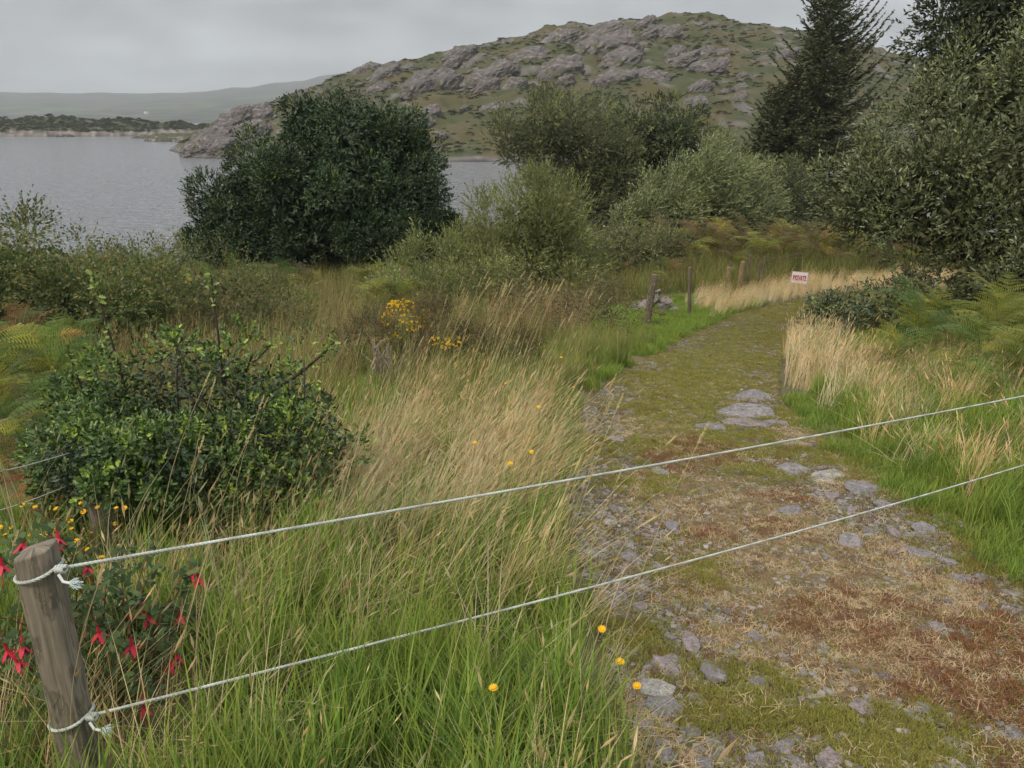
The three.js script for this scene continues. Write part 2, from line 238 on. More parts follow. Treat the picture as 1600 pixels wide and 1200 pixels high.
// low islets: a height field over an oval
function islet(name, label, cx, cd, rx, rd, h, seed) {
  const b = new Build(), nx = 150, nd = 40, f = (x, d) => { const u = (x - cx) / rx, v = (d - cd) / rd, e = 1 - u * u - v * v; return e < -0.3 ? -3 : h * Math.sign(e) * Math.abs(e) ** 0.6 * (0.85 + 0.5 * fbm2(x * 0.05 + seed, d * 0.05, 3)) + 0.9 * fbm2(x * 0.25, d * 0.25 + seed, 3); };
  for (let j = 0; j <= nd; j++) for (let i = 0; i <= nx; i++) { const x = cx + rx * lerp(-1.15, 1.15, i / nx), d = cd + rd * lerp(-1.15, 1.15, j / nd), y = f(x, d); let c = mixc(C(0.04, 0.052, 0.02), C(0.08, 0.066, 0.034), smooth(fbm2(x * 0.12, d * 0.12, 3), -0.2, 0.4)); const rock = fbm2(x * 0.09 + 5, d * 0.2 + seed, 3) * 2.2; c = mixc(c, mulc(C(0.24, 0.21, 0.19), 0.8 + 0.5 * n2(x * 0.8, d * 0.8)), 1 - smooth(y + rock, h * 0.2, h * 0.34)); if (y < 0.45) c = C(0.05, 0.042, 0.036); b.v(x, y, -d, c); }
  const w = nx + 1; for (let j = 0; j < nd; j++) for (let i = 0; i < nx; i++) { const a = j * w + i; b.t(a, a + 1, a + w); b.t(a + 1, a + w + 1, a + w); }
  tag(put(name, b.geo(true), new THREE.MeshStandardMaterial({ vertexColors: true, roughness: 1 })), label, null, null, 'structure'); return f;
}
const isletTop = islet('islet', 'low scrub-covered islet in the lake', -232, 420, 98, 40, 8.2, 3);
islet('rock_spit', 'flat rocky spit joining the islet and the hill shore', -132, 352, 30, 12, 2.0, 9);
islet('land_neck', 'low grassy neck of land before the hill shore', -112, 306, 24, 12, 3.0, 21);

// rock outcrops
const rockMat = new THREE.MeshStandardMaterial({ vertexColors: true, roughness: 0.95 });
function rockGeo(seed, strata, detail = 9) {
  const g = new THREE.IcosahedronGeometry(1, detail), p = g.attributes.position, col = new Float32Array(p.count * 3), ax = V(0.55, 0.75, 0.25).normalize();
  for (let i = 0; i < p.count; i++) {
    const x = p.getX(i), y = p.getY(i), z = p.getZ(i), q = x * ax.x + y * ax.y + z * ax.z + 0.25 * n3(x + seed, y, z), lay = Math.abs(((q * strata) % 1 + 1) % 1 - 0.5) * 2;
    const f = fbm3(x * 0.95 + seed, y * 0.95, z * 0.95, 3), r = 1 + 0.26 * f + 0.03 * lay - 0.07 * smooth(Math.abs(n3(x * 1.9 - seed, y * 1.9, z * 1.9)), 0.12, 0) ;
    p.setXYZ(i, x * r, y * r, z * r);
    let c = mixc(C(0.135, 0.115, 0.112), C(0.225, 0.198, 0.192), smooth(fbm3(x * 2 + seed, y * 2, z * 2, 2), -0.5, 0.5)); c = mixc(c, C(0.36, 0.34, 0.31), smooth(n3(x * 6, y * 6 + seed, z * 6), 0.6, 0.85) * 0.5); c = mixc(c, C(0.085, 0.078, 0.075), smooth(lay, 0.2, 0.02) * 0.75); c = mixc(c, C(0.08, 0.085, 0.035), smooth(fbm3(x * 2 - seed, y * 2, z * 2 + 5, 3), 0.3, 0.42));
    col[i * 3] = c[0]; col[i * 3 + 1] = c[1]; col[i * 3 + 2] = c[2];
  }
  g.setAttribute('color', new THREE.BufferAttribute(col, 3)); g.computeVertexNormals(); return g;
}
const rocks = [0, 1, 2, 3, 4, 5].map((i) => rockGeo(i * 7.3, 3 + (i % 3)));
{ // [x, distance, width in tenths of metres]
  const at = [[12.9, 264.6, 60], [3.7, 243.5, 55], [-16.1, 267.3, 50], [-18, 249.9, 40], [-18.8, 224.7, 55], [-24.8, 233.3, 45], [-24.7, 215.2, 40], [-9.1, 217.6, 45], [-6.3, 207.8, 30], [-5.1, 225.1, 60], [0, 207.4, 40], [11.4, 213.8, 60], [12.5, 204.8, 30], [26.3, 261, 70], [28.4, 236.5, 60], [28.7, 224, 50], [22.4, 249.1, 40], [41.4, 270.9, 40], [42.5, 258.8, 40], [45.7, 249.5, 40], [39.3, 250, 30], [44, 229.7, 30], [43.8, 214.7, 30], [49.6, 223.3, 40], [47.6, 209.9, 40], [54.2, 225.1, 30], [50.6, 212.4, 35], [42, 222.7, 25], [42.6, 192.6, 28], [48.4, 192.4, 14], [51.2, 189, 20], [39.4, 180.2, 30], [24.9, 204.4, 50], [29, 206.3, 40], [31.7, 208.8, 30], [33.8, 201.8, 35], [22.9, 208.2, 30], [49.6, 182.5, 16], [55.3, 202.8, 14], [63.4, 215.3, 18], [72.5, 223.8, 25], [67.7, 216.2, 16], [54.7, 267.6, 16], [68, 268.6, 12], [58, 201.4, 12], [-48.5, 284.6, 40], [-37.2, 232.4, 35], [-52, 280.3, 30], [-40.6, 283.1, 30], [-33, 264.4, 25], [-38, 250, 40], [-18.6, 185.6, 30], [-18.8, 180.4, 20], [-14.7, 172.5, 12], [-15.6, 166.6, 10], [-11.2, 194.5, 12], [-5.9, 190.6, 30], [-2.9, 187.9, 25], [4.1, 176.2, 10], [-34.5, 252.5, 25], [-13, 245.1, 25]];
  const shore = [[-69.9, 202.9, 40], [-68.9, 193, 50], [-66.8, 182, 50], [-68.3, 177.5, 34], [-61.9, 176, 36], [-68.8, 209.7, 35], [-60.2, 187, 50], [-64.8, 210, 50], [-59.6, 177, 34], [-72, 190, 30]];
  const R = seeded(5);
  const place = (x, d, w, label, group, k) => {
    const s = w * 0.12 * (0.9 + 0.3 * R()), m = put('rock_outcrop', rocks[Math.floor(R() * 6)], rockMat);
    m.scale.set(s, s * (0.42 + 0.25 * R()) * k, s * (0.55 + 0.3 * R())); m.rotation.set(0.25 + 0.25 * R(), (R() - 0.5) * 1.2, 0.5 + 0.4 * (R() - 0.5)); m.position.set(x, hill(x, d) - s * 0.06, -d); tag(m, label, 'rock', group);
  };
  for (const [x, d, w] of at) place(x, d, w, w >= 40 ? 'large grey rock slab bulging from the grassy hillside' : w >= 24 ? 'middling grey rock outcrop in the heather of the hillside' : 'small pale boulder on the grassy hillside', w >= 40 ? 'large slabs on the hill' : w >= 24 ? 'outcrops on the hill' : 'small boulders on the hill', 1);
  for (const [x, d, w] of shore) place(x, d, w, 'bare shore rock of the headland rising from the lake', 'headland rocks at the waterline', 1.1);
  for (const [x, d, w] of [[-117.5, 294, 26], [-112, 296, 12], [-150, 372, 50], [-170, 381, 34], [-205, 379, 40]]) { const s = w * 0.1, m = put('shore_rock', rocks[Math.floor(R() * 6)], rockMat); m.scale.set(s, s * 0.32, s * 0.6); m.rotation.y = R() * 0.6; m.position.set(x, 0.1, -d); tag(m, d < 300 ? 'small dark rock standing clear of the water off the spit' : 'pale rock ledge along the edge of the islet', 'rock', d < 300 ? 'rocks off the spit' : 'ledges on the islet shore'); }
}

// ------------------------------------------------------------------ instanced ground plants
function scatter(name, label, geo, mat, list) { // list: [x, y, z, yaw, scale, tint]
  const m = shade(new THREE.InstancedMesh(geo, mat, list.length)), q = new THREE.Quaternion(), e = new THREE.Euler(), mm = new THREE.Matrix4(), c = new THREE.Color();
  list.forEach(([x, y, z, yaw, s, t, sy], i) => { e.set(0, yaw, 0); mm.compose(V(x, y, z), q.setFromEuler(e), V(s, s * (sy ?? 1), s)); m.setMatrixAt(i, mm); m.setColorAt(i, c.setRGB(...t)); });
  m.name = numbered(name); scene.add(m); return tag(m, label, null, null, 'stuff');
}
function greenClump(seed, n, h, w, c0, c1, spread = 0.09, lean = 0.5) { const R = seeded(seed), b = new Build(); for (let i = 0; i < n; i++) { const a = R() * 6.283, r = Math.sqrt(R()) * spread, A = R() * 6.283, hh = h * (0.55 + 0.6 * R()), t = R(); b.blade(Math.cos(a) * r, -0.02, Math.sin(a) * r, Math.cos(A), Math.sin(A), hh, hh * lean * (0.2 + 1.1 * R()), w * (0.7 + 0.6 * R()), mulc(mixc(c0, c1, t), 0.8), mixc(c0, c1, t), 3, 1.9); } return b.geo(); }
// tall dry stems bent by the wind towards +x, with seed heads
function dryClump(seed, n, h, w, c0, c1, lean = 0.55, heads = 0.5, spread = 0.1) {
  const R = seeded(seed), b = new Build();
  for (let i = 0; i < n; i++) {
    const a = R() * 6.283, r = Math.sqrt(R()) * spread, wild = R() < 0.22, A = wild ? R() * 6.283 : (R() - 0.5) * 2.2, hh = h * (wild ? 0.2 + 0.6 * R() : 0.45 + 0.65 * R()), reach = (wild ? h * 0.75 : hh * lean) * (0.3 + 1.0 * R()), c = mixc(c0, c1, R()), ax = Math.cos(A), az = Math.sin(A), x = Math.cos(a) * r, z = Math.sin(a) * r;
    b.blade(x, -0.02, z, ax, az, hh, reach, w * (0.7 + 0.6 * R()), c, c, 4, 1.6);
    if (R() < heads) { const D = V(ax * reach * 1.2, hh * 0.8, az * reach * 1.2).normalize(), tx = x + ax * reach, ty = hh * (1 - 0.12 * reach / hh) - 0.02, tz = z + az * reach, hl = 0.05 + 0.06 * R(), hc = mulc(c, 0.92); for (let k = 0; k < 3; k++) { const S = V(Math.cos(k * 1.05), 0.1, Math.sin(k * 1.05)), N = V(0, 0, 0).crossVectors(D, S).normalize(); b.leaf(tx - D.x * hl * 0.3, ty - D.y * hl * 0.3, tz - D.z * hl * 0.3, D, S, N, hl, hl * 0.13, hc, 0); } }
  }
  return b.geo();
}
const GREEN = [C(0.145, 0.24, 0.028), C(0.33, 0.43, 0.08)], OLIVE = [C(0.16, 0.19, 0.04), C(0.33, 0.32, 0.1)], STRAW = [C(0.48, 0.38, 0.18), C(0.84, 0.72, 0.44)], RUSSET = [C(0.25, 0.175, 0.08), C(0.5, 0.38, 0.2)];
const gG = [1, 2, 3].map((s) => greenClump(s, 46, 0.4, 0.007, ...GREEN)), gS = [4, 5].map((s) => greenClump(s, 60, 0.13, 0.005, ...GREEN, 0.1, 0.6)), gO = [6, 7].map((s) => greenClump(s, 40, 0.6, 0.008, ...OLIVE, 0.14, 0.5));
const gD = [8, 9, 10].map((s) => dryClump(s, 26, 0.66, 0.0042, ...STRAW, 0.85)), gDs = [11, 12].map((s) => dryClump(s, 34, 0.42, 0.0045, ...STRAW, 0.6, 0.25)), gR = [13, 14].map((s) => dryClump(s, 34, 0.75, 0.006, ...RUSSET, 0.45, 0.3, 0.16)), gP = [15, 16].map((s) => dryClump(s, 30, 0.6, 0.0065, C(0.54, 0.43, 0.23), C(0.84, 0.7, 0.43), 0.5, 0.6, 0.14));
const rng = seeded(77);
function area(x0, x1, d0, d1, per, keep, make) { const n = Math.round((x1 - x0) * (d1 - d0) * per), out = []; for (let i = 0; i < n; i++) { const x = lerp(x0, x1, rng()), d = lerp(d0, d1, rng()); const k = keep(x, d); if (k <= 0 || rng() > k) continue; out.push(make(x, d)); } return out; }
const tint = (v = 0.25, g = 0) => { const k = 1 - v / 2 + v * rng(); return [k * (1 + g * (rng() - 0.5)), k, k * (1 + g * (rng() - 0.5))]; };
const spot = (s0, s1, yawRange, v = 0.3, g = 0.3) => (x, d) => [x, ground(x, -d), -d, (rng() - 0.5) * yawRange, lerp(s0, s1, rng()), tint(v, g), 0.8 + 0.4 * rng()];
const verge = (side, a, b, z0, z1) => (x, d) => { const q = track(x, -d); if (q.side !== side || q.out < a || q.out > b) return 0; return smooth(d, z0, z0 + 0.8) * (1 - smooth(d, z1 - 1.2, z1)); };
const split = (list, parts) => parts.map((_, i) => list.filter((__, j) => j % parts.length === i));
function spread(name, label, geos, mat, list) { split(list, geos).forEach((l, i) => l.length && scatter(name, label, geos[i], mat, l)); }

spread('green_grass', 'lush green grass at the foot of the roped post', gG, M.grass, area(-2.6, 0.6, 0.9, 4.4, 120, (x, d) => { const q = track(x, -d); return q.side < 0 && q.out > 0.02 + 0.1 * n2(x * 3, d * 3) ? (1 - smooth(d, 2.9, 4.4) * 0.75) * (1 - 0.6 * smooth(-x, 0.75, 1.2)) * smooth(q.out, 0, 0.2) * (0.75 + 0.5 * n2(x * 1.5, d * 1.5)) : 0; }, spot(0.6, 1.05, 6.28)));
spread('dry_grass', 'tall wind-bent straw-coloured grass on the lake-side verge', gD, M.grass, area(-2.3, 0.9, 2.3, 8.5, 70, (x, d) => { const q = track(x, -d); return q.side < 0 && q.out > 0.05 ? smooth(d, 2.2, 3.7) * (1 - 0.9 * smooth(d, 4.8, 7.5)) * (1 - 0.75 * smooth(q.out, 1.2, 2.1)) * (0.62 + 0.9 * n2(x * 1.3 + 4, d * 1.3)) : 0; }, spot(0.7, 1.1, 1.0)));
spread('dry_grass', 'thin dry stems standing in the green grass by the rope', gD, M.grass, area(-1.8, 0.5, 1.3, 3.4, 36, (x, d) => { const q = track(x, -d); return q.side < 0 && q.out > 0.06 ? 0.5 + 0.5 * n2(x * 2.2 + 8, d * 2.2) : 0; }, spot(0.55, 0.95, 3.6)).map((l) => { l[4] *= 0.9; return l; }));
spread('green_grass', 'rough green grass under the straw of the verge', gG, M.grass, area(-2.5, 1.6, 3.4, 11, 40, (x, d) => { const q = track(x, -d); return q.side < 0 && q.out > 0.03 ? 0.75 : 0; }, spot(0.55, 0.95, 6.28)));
spread('olive_grass', 'long olive green grass along the bend of the track', gO, M.grass, area(-1, 6, 7, 16.5, 26, (x, d) => { const q = track(x, -d); return q.side < 0 && q.out > 0.05 && q.out < 2.2 ? 0.85 * (1 - smooth(d, 11.5, 13)) : 0; }, spot(0.55, 0.95, 6.28)));
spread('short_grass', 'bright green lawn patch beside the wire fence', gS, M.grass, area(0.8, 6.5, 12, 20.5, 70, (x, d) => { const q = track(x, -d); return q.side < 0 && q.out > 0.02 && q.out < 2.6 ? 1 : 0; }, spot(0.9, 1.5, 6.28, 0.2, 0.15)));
spread('short_grass', 'short turf fringing the lake-side edge of the track', gS, M.grass, area(0, 5.5, 5, 17, 80, (x, d) => { const q = track(x, -d); return q.side < 0 && q.out > -0.12 && q.out < 0.5 ? 0.75 + 0.6 * n2(x * 1.6, d * 1.6) : 0; }, (x, d) => { const l = spot(0.7, 1.4, 6.28)(x, d); l[1] = Math.max(l[1], onTrack(x, -d)); return l; }));
spread('pale_grass', 'pale tawny grass band around the private sign', gP, M.grass, area(3.5, 15, 16, 26, 26, (x, d) => { const q = track(x, -d); return q.side < 0 && q.out > 0.0 && q.out < 1.9 ? smooth(x, 4.0, 5.2) : 0; }, spot(0.5, 0.78, 1.2)));
spread('pale_grass', 'pale tawny grass tongue on the inside of the bend', gP, M.grass, area(2.4, 7, 6.4, 14.5, 55, (x, d) => { const q = track(x, -d); return q.side > 0 && q.out > -0.02 && q.out < 0.75 + 0.25 * n2(x * 0.8, d * 0.8) ? smooth(d, 6.5, 7.6) * (1 - smooth(d, 11.5, 14)) * (0.6 + 0.7 * n2(x * 1.4, d * 1.4)) : 0; }, spot(0.4, 1.15, 2.6, 0.5)));
spread('green_grass', 'green grass on the bank below the ferns', gG, M.grass, area(2.2, 6.5, 2.6, 11.5, 80, (x, d) => { const q = track(x, -d); return q.side > 0 && q.out > 0.0 + 0.12 * n2(x * 2, d * 2) ? 0.9 * smooth(q.out, -0.05, 0.3) : 0; }, spot(0.55, 0.95, 6.28)));
spread('short_grass', 'short green turf spilling onto the edge of the track', gS, M.grass, area(1.9, 3.4, 2.2, 8, 150, (x, d) => { const q = track(x, -d); return q.side > 0 && q.out > -0.18 && q.out < 0.6 ? (q.out > 0 ? 0.9 : 0.5) + 0.7 * n2(x * 1.6, d * 1.6) : 0; }, (x, d) => { const l = spot(0.6, 1.15, 6.28)(x, d); l[1] = Math.max(l[1], onTrack(x, -d)); return l; }));
spread('dry_grass', 'straw-coloured grass mixed through the bank below the ferns', gDs, M.grass, area(2.5, 6, 3.6, 9.5, 46, (x, d) => { const q = track(x, -d); return q.side > 0 && q.out > 0.2 ? 0.32 + 0.8 * n2(x * 0.9, d * 0.9 + 6) : 0; }, spot(0.8, 1.35, 2.2)));
spread('russet_grass', 'russet rough grass between the gorse and the evergreen', gR, M.grass, area(-11, 1.5, 7.0, 22, 11, (x, d) => { const q = track(x, -d); return q.out > 1.2 && Math.hypot(x + 1.1, d - 9) > 1.0 ? 0.55 + 0.7 * fbm2(x * 0.4, d * 0.4, 3) : 0; }, spot(0.75, 1.2, 1.4)));
spread('olive_grass', 'olive rough grass through the hollow above the lake', gO, M.grass, area(-14, 12, 7, 34, 9, (x, d) => { const q = track(x, -d); return q.out > (d > 12 && d < 21 ? 2.7 : 1.6) ? 0.8 : 0; }, spot(0.8, 1.3, 6.28)));
spread('olive_grass', 'rough grass on the bank under the ferns and trees', gO, M.grass, area(3.4, 20, 6, 30, 12, (x, d) => { const q = track(x, -d); return q.side > 0 && q.out > 0.8 ? (d < 11.5 ? 0.35 : 0.8) : 0; }, spot(0.5, 0.9, 6.28)));
spread('green_grass', 'green grass and weeds behind the roped post', gG, M.grass, area(-6, -1.4, 1.2, 7.5, 36, (x, d) => (d < 4 ? 0.5 : d > 4.6 && x < -2.4 ? 0.25 : 0.7), spot(0.4, 0.75, 6.28)));
spread('shore_grass', 'green rough growth along the near shore of the lake', gO, M.grass, area(-40, 24, 22, 57, 5, (x, d) => (track(x, -d).out > 2 && ground(x, -d) > 0.15 ? 0.9 : 0), (x, d) => { const l = spot(0.8, 1.5, 6.28, 0.7, 0.5)(x, d), k = 0.6 + 0.35 * n2(x * 0.4, d * 0.4); l[5] = mulc(l[5], k); return l; }));
// heather and scrub on the hill
{
  const R = seeded(31), geos = [0, 1].map((k) => { const b = new Build(); for (let i = 0; i < 70; i++) { const a = R() * 6.283, r = Math.sqrt(R()), h = Math.sqrt(Math.max(0, 1 - r * r)) * (0.4 + 0.6 * R()), D = V(Math.cos(a) * r, 0.5 + R(), Math.sin(a) * r).normalize(), S = V(-Math.sin(a), 0, Math.cos(a)), N = V(0, 0, 0).crossVectors(D, S), t = 0.75 + 0.5 * R(); b.leaf(Math.cos(a) * r * 0.8, h * 0.5 - 0.1, Math.sin(a) * r * 0.8, D, S, N, 0.5, 0.32, C(t, t, t)); } return b.geo(); });
  const list = []; for (let i = 0; i < 16000; i++) { const x = lerp(-110, 120, R()), d = lerp(156, 300, R()), y = hill(x, d); if (y < 1.6) continue; if (fbm2(x * 0.06, d * 0.06, 3) + 0.5 * (R() - 0.5) < -0.1) continue; const s = 0.3 + 0.6 * R() ** 2, c = hillTone(x, d); list.push([x, y - 0.15, -d, R() * 6.28, s * 1.2, mulc(c, 1.1 + 0.6 * R()), 0.6]); }
  spread('heather', 'heather and low scrub covering the hillside', geos, M.soft, list);
  const isl = []; for (let i = 0; i < 3600; i++) { const x = lerp(-325, -140, R()), d = lerp(382, 450, R()), y = isletTop(x, d); if (y < 2.4 + 1.5 * fbm2(x * 0.08, d * 0.1, 2)) continue; isl.push([x, y - 0.3, -d, R() * 6.28, 0.7 + 1.1 * R(), mulc(C(0.06, 0.075, 0.03), 0.8 + 0.6 * R()), 0.9]); }
  spread('islet_scrub', 'low dark scrub covering the islet', [geos[0]], M.soft, isl);
}

// ------------------------------------------------------------------ trees and bushes
const dirOn = (R) => { const y = R() * 2 - 1, a = R() * 6.283, r = Math.sqrt(1 - y * y); return V(r * Math.cos(a), y, r * Math.sin(a)); };
function clumpsOf(lobes, R, each, frac) { const out = []; lobes.forEach(([x, y, z, rx, ry, rz], li) => { const n = Math.round(each * rx); for (let i = 0; i < n; i++) { const d = dirOn(R); if (d.y < -0.75) continue; const k = 0.66 + 0.36 * R(), f = frac * (0.5 + 0.95 * R()); out.push({ p: V(x + d.x * rx * k, y + d.y * ry * k, z + d.z * rz * k), r: f * Math.min(rx, ry, rz), d, li, c: V(x, y, z), tone: 0.7 + 0.6 * R() }); } }); return out; }
function foliage(b, clumps, R, o) {
  const S = V(0, 0, 0), N = V(0, 0, 0), bias = V(...(o.bias ?? [0, 0.3, 0]));
  for (const q of clumps) {
    const n = Math.round(o.twigs * (0.7 + 0.6 * R()));
    for (let i = 0; i < n; i++) {
      const d = dirOn(R).addScaledVector(q.d, 0.55).normalize(), rr = q.r * (0.45 + 0.55 * Math.sqrt(R())), tx = q.p.x + d.x * rr, ty = q.p.y + d.y * rr, tz = q.p.z + d.z * rr;
      if (o.floor !== undefined && ty < o.floor) continue;
      const t = d.clone().add(bias).addScaledVector(dirOn(R), 0.35).normalize(), L = o.twig * (0.6 + 0.8 * R());
      const young = R() < (o.young ?? 0) * (q.d.y > 0.2 ? 1.6 : 0.5);
      for (let k = 0; k < o.leaves; k++) {
        const s = (k + R() * 0.7) / o.leaves, D = t.clone().addScaledVector(dirOn(R), o.splay ?? 0.75).normalize();
        S.crossVectors(D, dirOn(R).addScaledVector(q.d, o.face ?? 0.8)).normalize(); N.crossVectors(S, D);
        const len = o.len * (0.65 + 0.6 * R()); let c = mixc(o.c0, o.c1, R()); if (young) c = mixc(c, o.c2, 0.6 + 0.4 * R()); else if (R() < (o.pale ?? 0)) c = o.cp; c = mulc(c, q.tone);
        const x = tx + t.x * L * s, y = ty + t.y * L * s, z = tz + t.z * L * s;
        if (o.kind === 'oval') b.oval(x, y, z, D, S, N, len, len * o.ratio, c); else if (o.kind === 'holly') b.holly(x, y, z, D, S, N, len, len * o.ratio, c); else b.leaf(x, y, z, D, S, N, len, len * o.ratio, c);
      }
    }
  }
}
// coarse leaves deep inside a crown, which close it against the sky behind
function inner(b, lobes, R, n, len, c, f = 0.7) { for (const [x, y, z, rx, ry, rz] of lobes) for (let i = 0; i < n * rx; i++) { const d = dirOn(R), k = Math.cbrt(R()) * f, D = dirOn(R), S = V(0, 0, 0).crossVectors(D, dirOn(R)).normalize(), N = V(0, 0, 0).crossVectors(S, D); b.leaf(x + d.x * rx * k, y + d.y * ry * k, z + d.z * rz * k, D, S, N, len * (0.7 + 0.6 * R()), len * 0.45, mulc(c, 0.8 + 0.4 * R())); } }
const bend = (a, b, R, k = 0.12, n = 5) => { const out = [], L = a.distanceTo(b), o = dirOn(R).multiplyScalar(L * k); for (let i = 0; i <= n; i++) { const t = i / n; out.push(a.clone().lerp(b, t).addScaledVector(o, Math.sin(t * Math.PI)).add(V(0, -L * 0.06 * Math.sin(t * Math.PI), 0))); } return out; };
function tree(name, label, category, [bx, bz], lobesRel, o, group) {
  const R = seeded(o.seed), gy = ground(bx, bz), t = thing(name, label, category, [bx, gy, bz], 0, group), lobes = lobesRel;
  const clumps = clumpsOf(lobes, R, o.each, o.frac), bark = o.bark ?? C(0.1, 0.085, 0.065);
  const stems = o.stems ?? [[0, 0]], tops = [];
  for (const [sx, sz] of stems) { const b = new Build(), top = V(sx * 1.8 + (o.lean?.[0] ?? 0), o.trunk, sz * 1.8 + (o.lean?.[1] ?? 0)); b.tube(bend(V(sx, -0.25, sz), top, R, 0.06), [o.girth, o.girth * 0.55], bark, 8); put('trunk', b.geo(true), M.wood, t); tops.push(top); }
  lobes.forEach((l, li) => { const b = new Build(), from = tops[li % tops.length], c = V(l[0], l[1], l[2]); b.tube(bend(from, c, R), [o.girth * 0.5, o.girth * 0.2], bark, 6); for (const q of clumps) if (q.li === li) b.tube(bend(from.clone().lerp(c, 0.4 + 0.6 * R()), q.p, R, 0.08, 3), [o.girth * 0.16, o.girth * 0.04], bark, 4); put('limb', b.geo(true), M.wood, t); });
  const b = new Build(); if (o.inner) inner(b, lobes, R, o.inner, o.innerLen ?? o.len * 2.6, mixc(o.c0, o.c1, 0.3), o.innerAt); foliage(b, clumps, R, o);
  const cr = put('crown', b.geo(), o.mat, t); cr.userData.kind = 'stuff'; return t;
}
// broad dark evergreen before the lake
tree('evergreen_shrub', 'broad dark green evergreen shrub standing before the lake', 'shrub', [-5.9, -26], [[-2.0, 1.5, 0.2, 2.2, 1.6, 2.1], [1.5, 1.5, 0.3, 2.2, 1.6, 2.1], [-1.1, 3.3, 0, 1.9, 1.6, 1.8], [0.9, 4.2, -0.1, 1.8, 1.5, 1.8], [2.3, 2.9, 0, 1.5, 1.5, 1.5], [0, 2.5, 1.2, 2.2, 1.8, 1.5], [-2.7, 2.3, 0, 1.4, 1.3, 1.4], [-0.3, 4.9, -0.2, 1.0, 0.8, 1.0], [2.2, 4.3, 0, 0.9, 0.9, 0.9], [-3.5, 1.2, 0.4, 0.9, 0.8, 0.9], [3.2, 1.6, 0.2, 0.9, 1.0, 0.9]],
  { seed: 101, each: 17, frac: 0.36, trunk: 1.0, girth: 0.16, stems: [[0, 0], [0.5, 0.2], [-0.5, 0.1]], twigs: 92, twig: 0.26, leaves: 7, len: 0.098, ratio: 0.46, c0: C(0.024, 0.05, 0.02), c1: C(0.06, 0.1, 0.038), c2: C(0.15, 0.2, 0.035), young: 0.06, pale: 0.03, cp: C(0.1, 0.14, 0.09), inner: 1300, innerAt: 0.85, floor: 0.0, mat: M.glossy, bias: [0, 0.45, 0] });
// willow bush between the evergreen and the fence
const WIL = { kind: 'leaf', c0: C(0.13, 0.16, 0.045), c1: C(0.24, 0.26, 0.095), c2: C(0.29, 0.31, 0.1), young: 0.15, pale: 0.12, cp: C(0.34, 0.36, 0.22), mat: M.soft, bark: C(0.14, 0.12, 0.09) };
tree('willow_bush', 'grey-green willow bush with upright shoots next to the dark evergreen', 'bush', [-0.2, -20], [[-0.9, 0.9, 0, 1.3, 0.95, 1.2], [0.8, 1.4, 0, 1.4, 1.3, 1.3], [0.5, 2.0, -0.2, 1.2, 1.1, 1.2], [-1.9, 0.6, 0.3, 1.0, 0.8, 0.9], [1.4, 0.9, 0.4, 0.9, 0.9, 0.9], [0.9, 2.3, -0.1, 0.8, 0.9, 0.8]],
  { ...WIL, seed: 102, each: 20, frac: 0.34, trunk: 0.4, girth: 0.06, stems: [[0, 0], [-0.2, 0.1], [0.2, 0], [0.05, 0.2]], twigs: 48, twig: 0.42, leaves: 9, len: 0.095, ratio: 0.26, bias: [0.12, 0.9, 0], splay: 0.55, inner: 500, innerLen: 0.16, floor: -0.1 });
tree('willow_tree', 'tall loose willow with bare slanting stems by the water', 'tree', [2.0, -40], [[-1.0, 5.2, 0, 1.7, 1.4, 1.6], [0.8, 5.5, 0, 2.2, 1.8, 2.0], [2.2, 3.8, 0, 1.8, 1.7, 1.8], [0.6, 3.4, 0.4, 1.5, 1.3, 1.5], [1.5, 2.0, 0.5, 1.6, 1.4, 1.4], [3.2, 2.2, 0.5, 1.3, 1.4, 1.3]],
  { ...WIL, c0: C(0.085, 0.105, 0.042), c1: C(0.145, 0.155, 0.075), cp: C(0.22, 0.23, 0.15), pale: 0.1, seed: 103, each: 15, frac: 0.36, trunk: 2.2, girth: 0.13, stems: [[0, 0], [-0.5, 0], [-0.9, 0.2]], twigs: 34, twig: 0.55, leaves: 8, len: 0.17, ratio: 0.3, bias: [0.2, 0.6, 0], splay: 0.6, inner: 330, innerLen: 0.28 });
tree('dark_tree', 'dark bushy tree behind the silvery willow', 'tree', [7.6, -42], [[0, 5.4, 0, 2.2, 1.7, 2.0], [-1.8, 4.2, 0, 1.8, 1.8, 1.8], [1.7, 4.2, 0, 2.0, 1.8, 1.9], [-1.9, 2.2, 0.3, 1.7, 1.7, 1.7], [0.8, 2.4, 0, 2.0, 1.8, 1.8], [3.0, 3.0, 0, 1.3, 1.4, 1.3]],
  { ...WIL, c0: C(0.05, 0.07, 0.034), c1: C(0.085, 0.105, 0.05), pale: 0.05, cp: C(0.15, 0.17, 0.1), seed: 104, each: 15, frac: 0.36, trunk: 1.8, girth: 0.14, twigs: 38, twig: 0.4, leaves: 8, len: 0.17, ratio: 0.36, inner: 450, innerLen: 0.32 });
tree('silver_willow', 'pale silvery willow blown over by the wind', 'tree', [7.6, -34], [[-1.1, 2.0, 0, 1.8, 1.5, 1.7], [0.6, 3.0, 0, 1.9, 1.5, 1.8], [1.9, 2.3, 0.1, 1.6, 1.4, 1.6], [-0.4, 1.4, 0.7, 1.9, 1.3, 1.3], [2.2, 1.5, 0.4, 1.2, 1.0, 1.2], [-2.2, 1.3, 0.3, 1.1, 1.0, 1.0]],
  { ...WIL, c0: C(0.13, 0.165, 0.06), c1: C(0.22, 0.25, 0.11), pale: 0.26, cp: C(0.36, 0.39, 0.25), seed: 105, each: 18, frac: 0.34, trunk: 0.7, girth: 0.1, stems: [[0, 0], [0.3, 0.1], [-0.3, 0]], twigs: 40, twig: 0.55, leaves: 8, len: 0.145, ratio: 0.3, bias: [0.75, 0.5, 0], splay: 0.5, inner: 480, innerLen: 0.26 });
